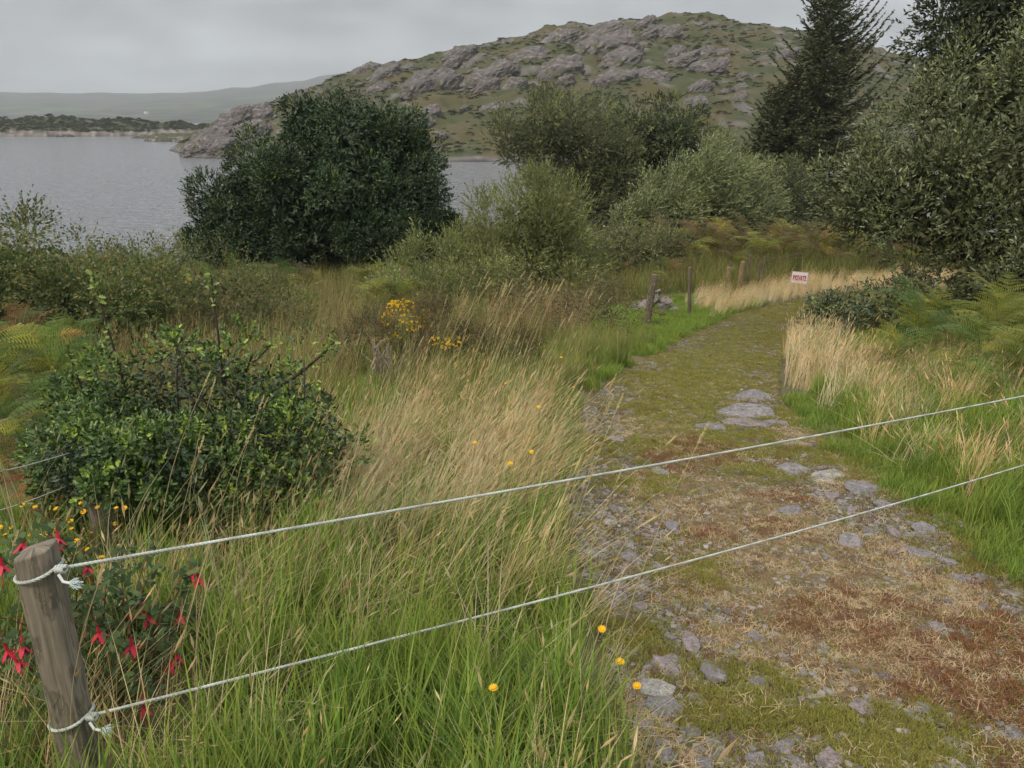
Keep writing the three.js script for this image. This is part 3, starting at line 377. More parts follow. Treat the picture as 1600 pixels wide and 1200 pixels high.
tree('shore_bush', 'grey-green bush filling the gap before the spruce', 'bush', [12.9, -40], [[0, 1.5, 0, 1.5, 1.5, 1.3], [-1.0, 2.6, 0, 1.3, 1.2, 1.2], [0.9, 2.9, 0, 1.2, 1.3, 1.1]],
  { ...WIL, c0: C(0.08, 0.1, 0.045), c1: C(0.14, 0.16, 0.08), seed: 106, each: 16, frac: 0.36, trunk: 0.6, girth: 0.08, twigs: 36, twig: 0.45, leaves: 8, len: 0.16, ratio: 0.3, inner: 420, innerLen: 0.28 });
tree('willow_tree', 'bushy green willow on the shore behind the dark tree', 'tree', [11.2, -52], [[0, 4.5, 0, 2.6, 2.2, 2.2], [-2.2, 4.0, 0, 2.2, 1.9, 2.0], [2.1, 3.8, 0, 2.1, 2.0, 2.0], [0, 2.3, 0.5, 2.6, 1.9, 2.0]],
  { ...WIL, c0: C(0.075, 0.095, 0.04), c1: C(0.13, 0.145, 0.07), pale: 0.08, seed: 107, each: 15, frac: 0.36, trunk: 1.6, girth: 0.14, twigs: 34, twig: 0.5, leaves: 8, len: 0.2, ratio: 0.32, inner: 330, innerLen: 0.36 });
// leathery grey-leaved tree beside the track
const GREY = { kind: 'oval', c0: C(0.065, 0.08, 0.03), c1: C(0.14, 0.16, 0.065), c2: C(0.21, 0.23, 0.08), young: 0.14, pale: 0.07, cp: C(0.3, 0.35, 0.23), mat: M.satin, bark: C(0.12, 0.1, 0.08) };
tree('grey_leaved_tree', 'big spreading tree with grey-green leathery leaves above the ferns', 'tree', [8.6, -13.4], [[-1.8, 2.3, 0.2, 1.45, 1.1, 1.4], [-0.9, 2.9, 0.3, 1.7, 1.4, 1.6], [0.9, 2.5, 0.4, 1.8, 1.6, 1.7], [-0.6, 3.8, -0.4, 1.3, 0.8, 1.2], [0.9, 4.5, -0.3, 1.4, 0.9, 1.3], [-0.5, 1.3, 1.1, 1.4, 1.0, 1.2], [1.1, 1.3, 1.4, 1.5, 1.1, 1.3], [-0.9, 0.7, 1.6, 0.9, 0.7, 0.9], [2.3, 3.6, 0.3, 1.6, 1.5, 1.5], [1.9, 5.0, -0.3, 1.5, 1.0, 1.3], [-2.6, 2.3, 0.0, 0.85, 0.7, 0.85]],
  { ...GREY, seed: 108, each: 15, frac: 0.34, trunk: 1.1, girth: 0.15, stems: [[0, 0], [0.5, 0.3]], twigs: 60, twig: 0.28, leaves: 9, len: 0.072, ratio: 0.36, bias: [-0.1, 0.6, 0.1], splay: 0.65, inner: 900, innerAt: 0.8, innerLen: 0.17, floor: 0.1 });
tree('dark_leaved_tree', 'tall dark-leaved tree rising behind the grey-leaved one', 'tree', [11.1, -17.2], [[0.2, 5.4, 0, 2.0, 1.8, 1.9], [-1.3, 6.0, 0.1, 1.4, 1.3, 1.3], [-0.6, 4.4, 0.2, 1.6, 1.3, 1.5], [0.6, 6.2, 0.6, 2.0, 1.8, 1.6], [3.5, 5, 0, 2, 2.2, 1.8], [0.4, 7.2, 0, 1.9, 1.5, 1.7], [2.2, 6.2, 0, 1.8, 1.9, 1.7], [1.6, 3.9, 0, 1.9, 1.6, 1.7], [-1.2, 7.4, 0, 1.2, 1.1, 1.1], [2.5, 8, 0, 1.6, 1.5, 1.5]],
  { ...GREY, c0: C(0.032, 0.046, 0.02), c1: C(0.066, 0.085, 0.036), cp: C(0.15, 0.18, 0.11), pale: 0.06, young: 0.02, seed: 109, each: 18, frac: 0.4, trunk: 3, girth: 0.2, twigs: 62, twig: 0.3, leaves: 8, len: 0.11, ratio: 0.42, inner: 620, innerLen: 0.2, kind: 'leaf' });
tree('low_shrub', 'small dark shrub at the end of the tawny grass tongue', 'shrub', [6.0, -12.6], [[0, 0.35, 0, 0.75, 0.45, 0.6], [0.7, 0.45, 0.1, 0.65, 0.5, 0.6], [-0.6, 0.25, 0.1, 0.5, 0.35, 0.5]],
  { ...GREY, c0: C(0.05, 0.075, 0.035), c1: C(0.1, 0.13, 0.06), pale: 0.06, seed: 110, each: 26, frac: 0.36, trunk: 0.1, girth: 0.04, twigs: 26, twig: 0.2, leaves: 7, len: 0.06, ratio: 0.4, inner: 500, innerLen: 0.1 });
tree('low_willow', 'low olive willow scrub behind the wire fence', 'bush', [3.6, -25.5], [[0, 0.7, 0, 1.3, 0.8, 1.0], [-1.3, 0.6, 0, 1.0, 0.7, 0.9], [1.2, 0.6, 0.2, 1.0, 0.7, 0.9]],
  { ...WIL, c0: C(0.11, 0.125, 0.05), c1: C(0.18, 0.18, 0.085), seed: 111, each: 22, frac: 0.36, trunk: 0.3, girth: 0.05, twigs: 28, twig: 0.4, leaves: 8, len: 0.11, ratio: 0.3, inner: 480, innerLen: 0.2 });
tree('low_willow', 'low willow scrub with pale shoots at the foot of the willow bush', 'bush', [-1.6, -17.2], [[0, 0.4, 0, 1.0, 0.6, 0.8], [1.0, 0.5, 0, 0.9, 0.6, 0.8], [-0.9, 0.3, 0.2, 0.8, 0.5, 0.7]],
  { ...WIL, seed: 112, each: 22, frac: 0.36, trunk: 0.2, girth: 0.04, twigs: 26, twig: 0.34, leaves: 8, len: 0.085, ratio: 0.3, inner: 480, innerLen: 0.15 });
// bramble mound by the lake
const BRA = { kind: 'leaf', c0: C(0.075, 0.11, 0.03), c1: C(0.155, 0.19, 0.06), c2: C(0.25, 0.21, 0.07), young: 0.16, pale: 0.1, cp: C(0.24, 0.26, 0.17), mat: M.soft, bark: C(0.11, 0.08, 0.06) };
tree('bramble_thicket', 'tangled bramble thicket overlooking the lake', 'bush', [-6.9, -10.8], [[-1.4, 0.9, 0, 1.4, 0.9, 1.1], [0, 1.1, 0, 1.4, 0.8, 1.1], [1.3, 0.7, 0.1, 1.2, 0.75, 1.0], [-0.5, 0.5, 0.8, 1.4, 0.6, 0.8], [-2.8, 0.9, 0, 1.3, 1.0, 1.1]],
  { ...BRA, seed: 113, each: 26, frac: 0.35, trunk: 0.2, girth: 0.04, twigs: 46, twig: 0.3, leaves: 7, len: 0.055, ratio: 0.55, inner: 1000, innerLen: 0.13, floor: 0 });
tree('bramble_thicket', 'small-leaved thicket with thin shoots between the brambles and the bracken', 'bush', [-4.9, -12.2], [[0, 0.7, 0, 1.2, 0.8, 1.0], [0.9, 0.4, 0.2, 0.8, 0.6, 0.8], [-0.9, 0.8, 0, 1.0, 0.7, 0.9]],
  { ...BRA, c0: C(0.09, 0.11, 0.04), c1: C(0.16, 0.18, 0.07), seed: 114, each: 24, frac: 0.36, trunk: 0.2, girth: 0.04, twigs: 44, twig: 0.35, leaves: 7, len: 0.05, ratio: 0.45, inner: 560, innerLen: 0.12, floor: 0 });
tree('briar_bush', 'brown and green briar tangle along the wire fence', 'bush', [0.9, -13.2], [[0, 0.4, 0, 0.9, 0.55, 0.7], [0.9, 0.35, -0.6, 0.8, 0.5, 0.7], [-0.9, 0.4, 0.3, 0.8, 0.5, 0.7]],
  { ...BRA, c0: C(0.1, 0.1, 0.05), c1: C(0.2, 0.15, 0.08), seed: 115, each: 20, frac: 0.36, trunk: 0.2, girth: 0.03, twigs: 26, twig: 0.3, leaves: 6, len: 0.05, ratio: 0.45, floor: 0 });

{ // spruce by the shore
  const R = seeded(120), bx = 17.4, bz = -48, t = thing('spruce_tree', 'tall ragged spruce standing at the water edge', 'tree', [bx, ground(bx, bz), bz]);
  const H = 15.2, trunk = new Build(); trunk.tube(bend(V(0, -0.3, 0), V(0.25, H, 0), R, 0.01, 8), [0.28, 0.02], C(0.075, 0.06, 0.05), 8); put('trunk', trunk.geo(true), M.wood, t);
  for (const [sx, h] of [[-3.1, 8.4], [-1.6, 9.5]]) { const b = new Build(); b.tube(bend(V(sx, -0.3, 0.5), V(sx * 0.75, h, 0.2), R, 0.02, 6), [0.17, 0.03], C(0.075, 0.06, 0.05), 7); put('trunk', b.geo(true), M.wood, t); }
  const b = new Build(), wood = new Build(), S = V(0, 0, 0), N = V(0, 0, 0);
  for (const [ox, top, low, spread] of [[0.25, H, 1.6, 1], [-2.35, 8.6, 2.1, 0.62], [-1.3, 9.6, 2.0, 0.62]]) for (let h = low; h < top - 0.15; h += 0.25 + 0.1 * R()) {
    const k = (top - h) / (top - low), n = 5 + Math.floor(R() * 3);
    for (let i = 0; i < n; i++) {
      const a = (i + R() * 0.9) / n * 6.283, right = Math.cos(a), L = spread * (0.4 + 5.0 * Math.pow(k, 0.75)) * (0.45 + 0.65 * R()) * (1 + 0.15 * right), up = lerp(-0.22, 0.8, Math.pow(1 - k, 1.3)) + 0.12 * right + 0.2 * (R() - 0.5);
      const pts = []; for (let j = 0; j <= 5; j++) { const s = j / 5; pts.push(V(ox * (1 - 0) + right * L * s, h + L * (up * s + 0.2 * s * s * s - 0.16 * Math.sin(s * 3.1)), Math.sin(a) * L * s)); }
      wood.tube(pts, [0.035 + 0.008 * L, 0.006], C(0.07, 0.055, 0.045), 4);
      const m = Math.ceil(L * 17); const tone = 0.75 + 0.5 * R();
      for (let j = 0; j < m; j++) {
        const s = 0.12 + 0.88 * (j + R()) / m, q = Math.min(4, Math.floor(s * 5)), P = pts[q].clone().lerp(pts[q + 1], s * 5 - q), T = pts[q + 1].clone().sub(pts[q]).normalize(), side = R() < 0.5 ? -1 : 1, ll = (0.18 + 0.5 * (1 - s) * Math.min(1, L / 2)) * (0.7 + 0.6 * R());
        const D0 = T.clone().multiplyScalar(0.75).add(V(-Math.sin(a) * side, -0.05 - 0.35 * R(), Math.cos(a) * side).multiplyScalar(0.8)).normalize();
        for (let w = 0; w < 4; w++) { const D = D0.clone().addScaledVector(dirOn(R), 0.4).normalize(); S.crossVectors(D, dirOn(R).add(V(0, 0.8, 0))).normalize(); N.crossVectors(S, D); b.leaf(P.x + D0.x * ll * w * 0.22, P.y + D0.y * ll * w * 0.22, P.z + D0.z * ll * w * 0.22, D, S, N, ll * 0.8, 0.06 + 0.03 * R(), mulc(mixc(C(0.045, 0.064, 0.024), C(0.13, 0.142, 0.055), R()), tone)); }
      }
    }
  }
  put('branchwork', wood.geo(), M.wood, t).userData.kind = 'stuff'; put('needles', b.geo(), M.satin, t).userData.kind = 'stuff';
}
{ // holly bush grown through the fence, with long bare shoots
  const R = seeded(130), bx = -1.72, bz = -4.15, gy = ground(bx, bz), t = thing('holly_bush', 'dense holly bush with long bare shoots growing over the round post', 'bush', [bx, gy, bz]);
  const lobes = [[-0.42, 0.62, 0.1, 0.44, 0.4, 0.4], [0, 0.72, 0.05, 0.5, 0.45, 0.42], [0.42, 0.62, 0.1, 0.44, 0.42, 0.4], [0.2, 0.46, 0.4, 0.5, 0.36, 0.32], [-0.22, 0.52, 0.42, 0.44, 0.34, 0.3], [0.64, 0.45, 0.2, 0.3, 0.34, 0.3], [-0.66, 0.52, 0.15, 0.28, 0.26, 0.26], [0.42, 0.36, 0.45, 0.34, 0.3, 0.28], [-0.38, 0.5, 0.55, 0.26, 0.24, 0.22], [-0.26, 0.68, 0.8, 0.26, 0.2, 0.24], [0.05, 0.6, 0.7, 0.3, 0.26, 0.24]];
  const cl = clumpsOf(lobes, R, 36, 0.3), bark = C(0.1, 0.09, 0.075);
  for (const [sx, sz] of [[0.1, 0], [0.35, 0.1], [-0.15, -0.05]]) { const b = new Build(), top = V(sx * 1.2, 0.45, sz); b.tube(bend(V(sx, -0.1, sz), top, R, 0.05), [0.03, 0.018], bark, 7); for (const q of cl) if (R() < 0.34) b.tube(bend(top, q.p, R, 0.12, 3), [0.009, 0.003], bark, 4); put('trunk', b.geo(true), M.wood, t); }
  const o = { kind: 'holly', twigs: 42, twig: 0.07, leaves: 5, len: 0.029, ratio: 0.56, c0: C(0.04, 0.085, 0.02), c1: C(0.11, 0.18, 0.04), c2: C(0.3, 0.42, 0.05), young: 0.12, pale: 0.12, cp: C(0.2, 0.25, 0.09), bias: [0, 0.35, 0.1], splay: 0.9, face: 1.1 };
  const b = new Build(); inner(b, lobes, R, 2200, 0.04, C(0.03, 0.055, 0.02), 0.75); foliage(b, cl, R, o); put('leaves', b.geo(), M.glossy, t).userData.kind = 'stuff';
  for (const [x0, y0, z0, x1, y1, z1] of [[-0.42, 0.6, 0, -0.54, 1.42, -0.05], [0.12, 0.8, 0, 0.1, 1.42, -0.05], [-0.62, 0.45, 0.05, -0.7, 1.04, 0.03], [0.42, 0.8, 0, 0.75, 1.06, 0], [-0.1, 0.85, 0, -0.16, 1.14, -0.05], [0.1, 0.85, 0, 0.42, 1.06, 0.05], [0.2, 0.8, 0.05, 0.33, 1.02, 0.1]]) {
    const s = new Build(), pts = bend(V(x0, y0, z0), V(x1, y1, z1), R, 0.03, 5); s.tube(pts, [0.0095, 0.005], C(0.05, 0.03, 0.025), 5); put('shoot', s.geo(true), M.wood, t);
    const l = new Build(), L = V(x1 - x0, y1 - y0, z1 - z0).length(); for (let i = 0; i < 44 * L; i++) { const f = R() < 0.45 ? 0.86 + 0.16 * R() : 0.3 + 0.7 * R(), P = V(x0, y0, z0).lerp(V(x1, y1, z1), f), D = dirOn(R).add(V(0, 0.35, 0)).normalize(), S = V(0, 0, 0).crossVectors(D, dirOn(R)).normalize(), N = V(0, 0, 0).crossVectors(S, D); l.holly(P.x, P.y, P.z, D, S, N, 0.042, 0.025, mixc(C(0.13, 0.2, 0.05), C(0.26, 0.33, 0.07), R())); } put('shoot_leaves', l.geo(), M.satin, t).userData.kind = 'stuff';
  }
}
{ // gorse in flower
  const R = seeded(140), bx = -1.15, bz = -9.2, gy = ground(bx, bz), t = thing('gorse_bush', 'gorse bush with bright yellow blossom among dry grass', 'bush', [bx, gy, bz]);
  const lobes = [[-0.15, 0.55, 0, 0.5, 0.42, 0.4], [0.4, 0.42, 0.2, 0.55, 0.36, 0.4], [-0.5, 0.4, 0.2, 0.45, 0.34, 0.35], [0.95, 0.35, 0.3, 0.5, 0.3, 0.35]], cl = clumpsOf(lobes, R, 34, 0.34), w = new Build(), b = new Build();
  for (const q of cl) w.tube(bend(V(q.p.x * 0.3, -0.05, q.p.z * 0.3), q.p, R, 0.1, 3), [0.008, 0.003], C(0.11, 0.08, 0.05), 4); put('stems', w.geo(true), M.wood, t).userData.kind = 'stuff';
  foliage(b, cl, R, { twigs: 46, twig: 0.16, leaves: 10, len: 0.036, ratio: 0.2, c0: C(0.06, 0.075, 0.03), c1: C(0.14, 0.12, 0.06), c2: C(0.2, 0.12, 0.06), young: 0.2, bias: [0, 0.7, 0], splay: 0.9 }); put('spines', b.geo(), M.soft, t).userData.kind = 'stuff';
  const f = new Build(); for (let k = 0; k < 6; k++) { const a = k * 1.047, D = V(Math.cos(a) * 0.7, 0.7, Math.sin(a) * 0.7), S = V(-Math.sin(a), 0, Math.cos(a)), N = V(0, 0, 0).crossVectors(D, S); f.oval(0, 0, 0, D, S, N, 0.02, 0.013, C(0.82, 0.6, 0.02)); } const fg = f.geo();
  const spots = []; for (let i = 0; i < 130; i++) { const a = R() * 6.283, r = Math.sqrt(R()) * 0.27; spots.push([-0.15 + Math.cos(a) * r, 0.98 - r * r * 2.2 - 0.22 * R() * (r > 0.16 ? 1 : 0.3), Math.sin(a) * r + 0.12]); } for (let i = 0; i < 34; i++) spots.push([0.22 + R() * 0.35, 0.48 + 0.14 * R(), 0.42 + 0.1 * R()]); for (let i = 0; i < 8; i++) spots.push([-0.5 + R() * 0.4, 0.5 + 0.15 * R(), 0.3]);
  for (const [x, y, z] of spots) { const m = put('blossom', fg, M.soft, t); m.position.set(x, y, z); m.rotation.set(R() - 0.2, R() * 6, R() - 0.5); m.scale.setScalar(1 + 0.7 * R()); }
}
{ // dead twiggy shrub and heap of dead stems
  const R = seeded(150), dead = (name, label, x, z, n, h, c) => { const t = thing(name, label, 'dead shrub', [x, ground(x, z), z]); for (let i = 0; i < n; i++) { const b = new Build(), a = R() * 6.283, top = V(Math.cos(a) * h * 0.4 * R(), h * (0.6 + 0.5 * R()), Math.sin(a) * h * 0.3 * R()); b.tube(bend(V(0.1 * (R() - 0.5), -0.1, 0.1 * (R() - 0.5)), top, R, 0.08), [0.022, 0.006], c, 5); for (let k = 0; k < 4; k++) { const p = V(0, 0, 0).lerp(top, 0.35 + 0.5 * R()), e = p.clone().add(V((R() - 0.5) * h * 0.5, h * 0.25 * (0.5 + R()), (R() - 0.5) * h * 0.4)); b.tube(bend(p, e, R, 0.1, 3), [0.01, 0.003], c, 4); } put('branch', b.geo(true), M.wood, t); } };
  dead('dead_shrub', 'bare bleached shrub in front of the silvery willow', 5.4, -28.5, 7, 1.9, C(0.3, 0.25, 0.19)); dead('dead_shrub', 'low tangle of grey dead stems beside the gorse', -1.35, -8.0, 9, 0.6, C(0.28, 0.22, 0.19));
}
// ------------------------------------------------------------------ bracken
function frondGeo(seed, L, cs, arch, dead = 0) {
  const R = seeded(seed), b = new Build(), pts = []; for (let i = 0; i <= 10; i++) { const s = i / 10; pts.push(V(L * (s * (1 - 0.25 * arch * s)), L * arch * (0.75 * s - 0.95 * s * s), 0.03 * L * Math.sin(s * 3))); }
  b.tube(pts, [0.006, 0.0015], mulc(cs[1], 0.8), 3);
  const pairs = 12; for (let k = 0; k < pairs; k++) for (const sd of [-1, 1]) {
    const s = 0.2 + 0.79 * (k + 0.4 * R()) / pairs, q = Math.min(9, Math.floor(s * 10)), P = pts[q].clone().lerp(pts[q + 1], s * 10 - q), T = pts[q + 1].clone().sub(pts[q]).normalize(), len = L * 0.36 * Math.pow(1 - (s - 0.2) / 0.82, 0.75) * (0.85 + 0.3 * R()) * (s < 0.28 ? 0.85 : 1);
    const D = V(0, 0, sd).multiplyScalar(0.9).addScaledVector(T, 0.42).add(V(0, -0.12 - dead * (0.3 + 0.5 * R()) + 0.16 * (R() - 0.5), 0)).normalize(), Nn = V(0, 0, 0).crossVectors(D, T).normalize().multiplyScalar(sd), pin = 9, c = mixc(cs[0], cs[1], R());
    for (let j = 0; j < pin; j++) for (const e of [-1, 1]) { const u = (j + 0.5) / pin, pl = len * 0.15 * Math.pow(1 - u, 0.5) * (0.7 + 0.5 * R()) + 0.006, X = P.x + D.x * len * u, Y = P.y + (D.y - 0.12 * u * u) * len * u, Z = P.z + D.z * len * u, q1 = T.clone().multiplyScalar(e).addScaledVector(D, 0.35).addScaledVector(Nn, -0.1 + dead * (R() - 0.5)).normalize(), w = len / pin * 0.34; const a1 = b.v(X - D.x * w, Y - D.y * w, Z - D.z * w, c), a2 = b.v(X + D.x * w, Y + D.y * w, Z + D.z * w, c), a3 = b.v(X + q1.x * pl, Y + q1.y * pl, Z + q1.z * pl, mulc(c, 1.12)); b.t(a1, a2, a3); }
  }
  return b.geo();
}
const FG = { green: [C(0.07, 0.135, 0.025), C(0.145, 0.23, 0.05)], yellow: [C(0.17, 0.21, 0.03), C(0.33, 0.32, 0.06)], brown: [C(0.15, 0.11, 0.045), C(0.24, 0.17, 0.075)], rust: [C(0.28, 0.12, 0.055), C(0.42, 0.2, 0.1)], orange: [C(0.6, 0.27, 0.06), C(0.75, 0.38, 0.12)] };
const fronds = {}; let fs = 300; for (const k in FG) fronds[k] = [0.7, 1.0].map((arch) => frondGeo(fs++, 1, FG[k], arch, k === 'rust' || k === 'orange' ? 0.6 : 0));
const fernMats = [[0.5, 0.56, 0.5], [0.75, 0.78, 0.7], [1, 1, 1], [1.3, 1.2, 1.0]].map((c) => { const m = M.fern.clone(); m.color.setRGB(...c); return m; });
const stalkGeo = (() => { const b = new Build(); b.tube([V(0, -0.15, 0), V(0.02, 0.4, 0), V(0, 1, 0)], [0.009, 0.005], C(0.2, 0.17, 0.06), 5); return b.geo(true); })();
function bracken(x, z, h, kinds, label, group, R) {
  const t = thing('bracken', label, 'fern', [x, ground(x, z), z], 0, group); t.rotation.z = 0.12 * (R() - 0.5);
  const n = 5 + Math.floor(R() * 4), s = put('stalk', stalkGeo, M.wood, t); s.scale.set(1, h * 0.62, 1);
  for (let i = 0; i < n; i++) { const k = kinds[Math.floor(R() * kinds.length)], f = put('frond', fronds[k][i % 2], fernMats[Math.floor(R() * 4)], t), y = h * (0.2 + 0.42 * (i + R()) / n), L = h * (0.62 + 0.3 * R()); f.position.set(0, y, 0); f.scale.setScalar(L); f.rotation.set(0.4 * (R() - 0.5), (i / n) * 6.283 * 1.6 + R(), 0.2 + 1.0 * R(), 'YZX'); }
  return t;
}
{
  const R = seeded(400), field = (n, x0, x1, d0, d1, h0, h1, kinds, label, group, ok = () => true) => { let c = 0; for (let i = 0; i < n * 6 && c < n; i++) { const x = lerp(x0, x1, R()), d = lerp(d0, d1, R()); if (!ok(x, d)) continue; c++; bracken(x, -d, lerp(h0, h1, R()), kinds, label, group, R); } };
  field(46, -7.2, -3.0, 5.2, 10, 0.65, 1.0, ['green', 'green', 'green', 'green', 'yellow', 'brown'], 'green bracken fern crowding in front of the bramble thicket', 'bracken by the brambles', (x, d) => x < -0.52 * d - 0.2);
  field(8, -4.4, -2.6, 4.4, 6.6, 0.5, 0.8, ['green', 'yellow'], 'bracken fern behind the holly bush', 'bracken by the holly', (x, d) => x < -0.5 * d);
  field(26, -11.5, -6.5, 14, 24, 0.8, 1.1, ['green', 'green', 'yellow'], 'green bracken fern in the hollow on the lake side of the evergreen', 'bracken in the hollow');
  field(30, -6.6, -1.0, 15, 22.5, 0.8, 1.15, ['green', 'yellow', 'yellow', 'brown'], 'yellowing bracken fern at the foot of the evergreen shrub', 'bracken below the evergreen');
  field(56, 3.9, 8.6, 6.3, 10.8, 0.65, 1.1, ['yellow', 'yellow', 'green'], 'yellow-green bracken fern under the grey-leaved tree', 'bracken under the tree', (x, d) => track(x, -d).side > 0 && track(x, -d).out > 1.0 + 0.25 * Math.max(0, 8 - d));
  field(44, 5.5, 16, 25, 32, 1.4, 1.9, ['brown', 'yellow', 'brown'], 'browning bracken fern behind the private sign', 'bracken behind the sign', (x, d) => track(x, -d).out > 2.2);
  field(10, 0.4, 5.5, 21, 26, 0.7, 1.0, ['brown', 'yellow'], 'browned bracken fern behind the wire fence', 'bracken behind the fence', (x, d) => track(x, -d).out > 2.6);
  for (const [x, z, h] of [[-2.55, -3.9, 0.5], [-2.75, -4.2, 0.55], [-2.35, -3.55, 0.4]]) bracken(x, z, h, ['rust'], 'withered rust-red bracken beside the holly bush', 'withered bracken', R);
  for (const [x, z] of [[-6.2, -8.6], [-5.9, -9.2]]) bracken(x, z, 0.9, ['rust', 'brown'], 'dead brown bracken in the green ferns', 'dead bracken', R);
  const t = thing('bracken_frond', 'single bright orange dead bracken frond', 'fern', [-4.75, 5.86, -7.9]); const f = put('frond', fronds.orange[0], M.fern, t); f.scale.setScalar(0.36); f.rotation.set(0.9, 0.25, -0.1); const s = put('stalk', stalkGeo, M.wood, t); s.scale.set(0.7, 0.6, 0.7); s.position.set(-0.05, -0.6, 0);
}

// ------------------------------------------------------------------ stones and litter on the track
const stoneMats = [[0.3, 0.28, 0.285], [0.25, 0.235, 0.245], [0.36, 0.34, 0.335], [0.31, 0.26, 0.265], [0.42, 0.4, 0.38]].map((c) => new THREE.MeshStandardMaterial({ color: new THREE.Color(...c), roughness: 0.9, map: trackMap.map, bumpMap: trackMap.bump, bumpScale: 0.004 }));
stoneMats.forEach((m) => m.color.multiplyScalar(1.05));
const stones = []; { const R = seeded(500); for (let k = 0; k < 9; k++) { const pts = []; for (let i = 0; i < 15; i++) { const a = (i / 15) * 6.283 + R() * 0.5, r = 0.36 + 0.16 * R(); pts.push(V(Math.cos(a) * r, (i % 2 ? 0.1 : -0.12) + 0.1 * R(), Math.sin(a) * r * (0.6 + 0.25 * (k % 3)))); } for (let i = 0; i < 5; i++) pts.push(V((R() - 0.5) * 0.5, 0.15 + 0.08 * R(), (R() - 0.5) * 0.4)); const g = new ConvexGeometry(pts), p = g.attributes.position, uv = new Float32Array(p.count * 2); for (let i = 0; i < p.count; i++) { uv[i * 2] = p.getX(i) * 0.3 + k * 0.13; uv[i * 2 + 1] = p.getZ(i) * 0.3 + p.getY(i) * 0.2; } g.setAttribute('uv', new THREE.BufferAttribute(uv, 2)); stones.push(g); } }
{
  const R = seeded(510), add = (x, z, s, flat = 1) => { const m = put('stone', stones[Math.floor(R() * 9)], stoneMats[[0, 1, 3, 1, R() < 0.3 ? 4 : 0][Math.floor(R() * 5)]], trackMesh); m.scale.set(s, s * (0.34 + 0.3 * R()) * flat, s * (0.8 + 0.3 * R())); m.rotation.set((R() - 0.5) * 0.25, R() * 6.28, (R() - 0.5) * 0.25); m.position.set(x, onTrack(x, z) + s * 0.005, z); };
  for (const [x, z, w] of [[0.59, -2.51, 60], [0.77, -2.48, 65], [0.52, -2.35, 50], [0.53, -2.24, 50], [0.73, -2.71, 50], [0.9, -2.39, 30], [0.62, -3.59, 40], [1.84, -3.79, 70], [0.9, -2.39, 30], [2.35, -3.99, 40], [2.15, -3.94, 30], [2.11, -3.68, 26], [2.19, -3.33, 40], [1.58, -3.08, 30], [2.08, -2.99, 32], [1.23, -2.25, 40], [0.88, -2.04, 40], [0.65, -2.06, 30], [0.44, -2.13, 36], [0.6, -2.12, 34], [1.0, -1.96, 40], [0.76, -1.96, 34], [1.06, -5.15, 30], [0.92, -4.03, 34], [1.72, -4.32, 34], [0.86, -6.09, 30], [0.88, -2.63, 24], [1.0, -2.73, 26], [0.84, -2.73, 20], [0.51, -3.79, 20], [0.44, -3.61, 24], [0.58, -3.05, 26], [0.48, -3.15, 24], [2.08, -4.32, 30], [2.33, -4.44, 26], [2.09, -4.63, 26], [2.14, -3.61, 34], [2.23, -3.53, 30], [2.34, -3.18, 28], [0.89, -1.95, 44], [1.44, -2.06, 30], [1.39, -2.44, 30], [1.8, -2.84, 26], [1.73, -7.1, 24], [1.67, -2.09, 34], [1.43, -2.24, 26], [1.07, -2.35, 20]]) add(x, z, (w / 1230) * (-z * 0.95 + 0.75) * 1.15, w > 60 && z < -3 ? 0.5 : 1);
  // slabs of bedrock showing through in the wheel ruts
  for (const [x, z, s] of [[2.3, -7.16, 0.62], [2.45, -7.5, 0.5], [2.15, -6.8, 0.42], [1.77, -6.51, 0.36], [2.4, -6.69, 0.3], [2.6, -8.0, 0.45], [2.25, -5.0, 0.4], [2.05, -5.2, 0.3], [2.35, -4.75, 0.28]]) add(x, z, s, 0.3);
  for (let i = 0; i < 215; i++) { const rut = R() < 0.5, z = -1.6 - 7.5 * R() ** 1.3, x = rut ? (0.45 + 0.45 * R()) + (z < -6 ? (-z - 6) * 0.25 : 0) : 1.85 + 0.6 * R() + (z < -7 ? (-z - 7) * 0.2 : 0), m = mixOf(x, z); if (m.grit < 0.15 && R() < 0.6) continue; add(x, z, 0.03 + 0.045 * R() ** 2 * (1 + -z * 0.12)); }
  // gravel
  const geos = stones.slice(0, 3).map((g) => { const h = g.clone(); h.deleteAttribute('uv'); const n = h.attributes.position.count, c = new Float32Array(n * 3).fill(1); h.setAttribute('color', new THREE.BufferAttribute(c, 3)); return h; });
  const list = []; for (let i = 0; i < 120000; i++) { const t = 0.165 + 0.5 * R() ** 1.25, k = R(), a = cL.getPoint(t), e = cR.getPoint(t), x = lerp(a.x, e.x, k), z = lerp(a.z, e.z, k), m = mixOf(x, z); if (R() > 0.24 + m.grit * 0.4 - m.straw * 0.06 - m.red * 0.08) continue; const s = 0.008 + 0.03 * R() ** 3 + (m.grit > 0.5 ? 0.006 : 0), v = 0.3 + 0.6 * R() + 0.35 * R() ** 6; list.push([x, onTrack(x, z) + s * 0.1 - 0.012 * m.grit, z, R() * 6.28, s, [0.3 * v, 0.27 * v, 0.255 * v], 0.6 + 0.6 * R()]); }
  spread('gravel', 'loose grey gravel in the wheel ruts of the track', geos, M.wood, list);
  // dry litter, red moss, green moss: short tufts
  const tuft = (seed, n, h, w, c0, c1, lean, rad) => { const Q = seeded(seed), b = new Build(); for (let i = 0; i < n; i++) { const a = Q() * 6.283, r = Math.sqrt(Q()) * rad, A = Q() * 6.283, hh = h * (0.4 + 0.8 * Q()); b.blade(Math.cos(a) * r, -0.004, Math.sin(a) * r, Math.cos(A), Math.sin(A), hh, hh * lean * (0.3 + Q()), w, mixc(c0, c1, Q()), mixc(c0, c1, Q()), 2, 1.4); } return b.geo(); };
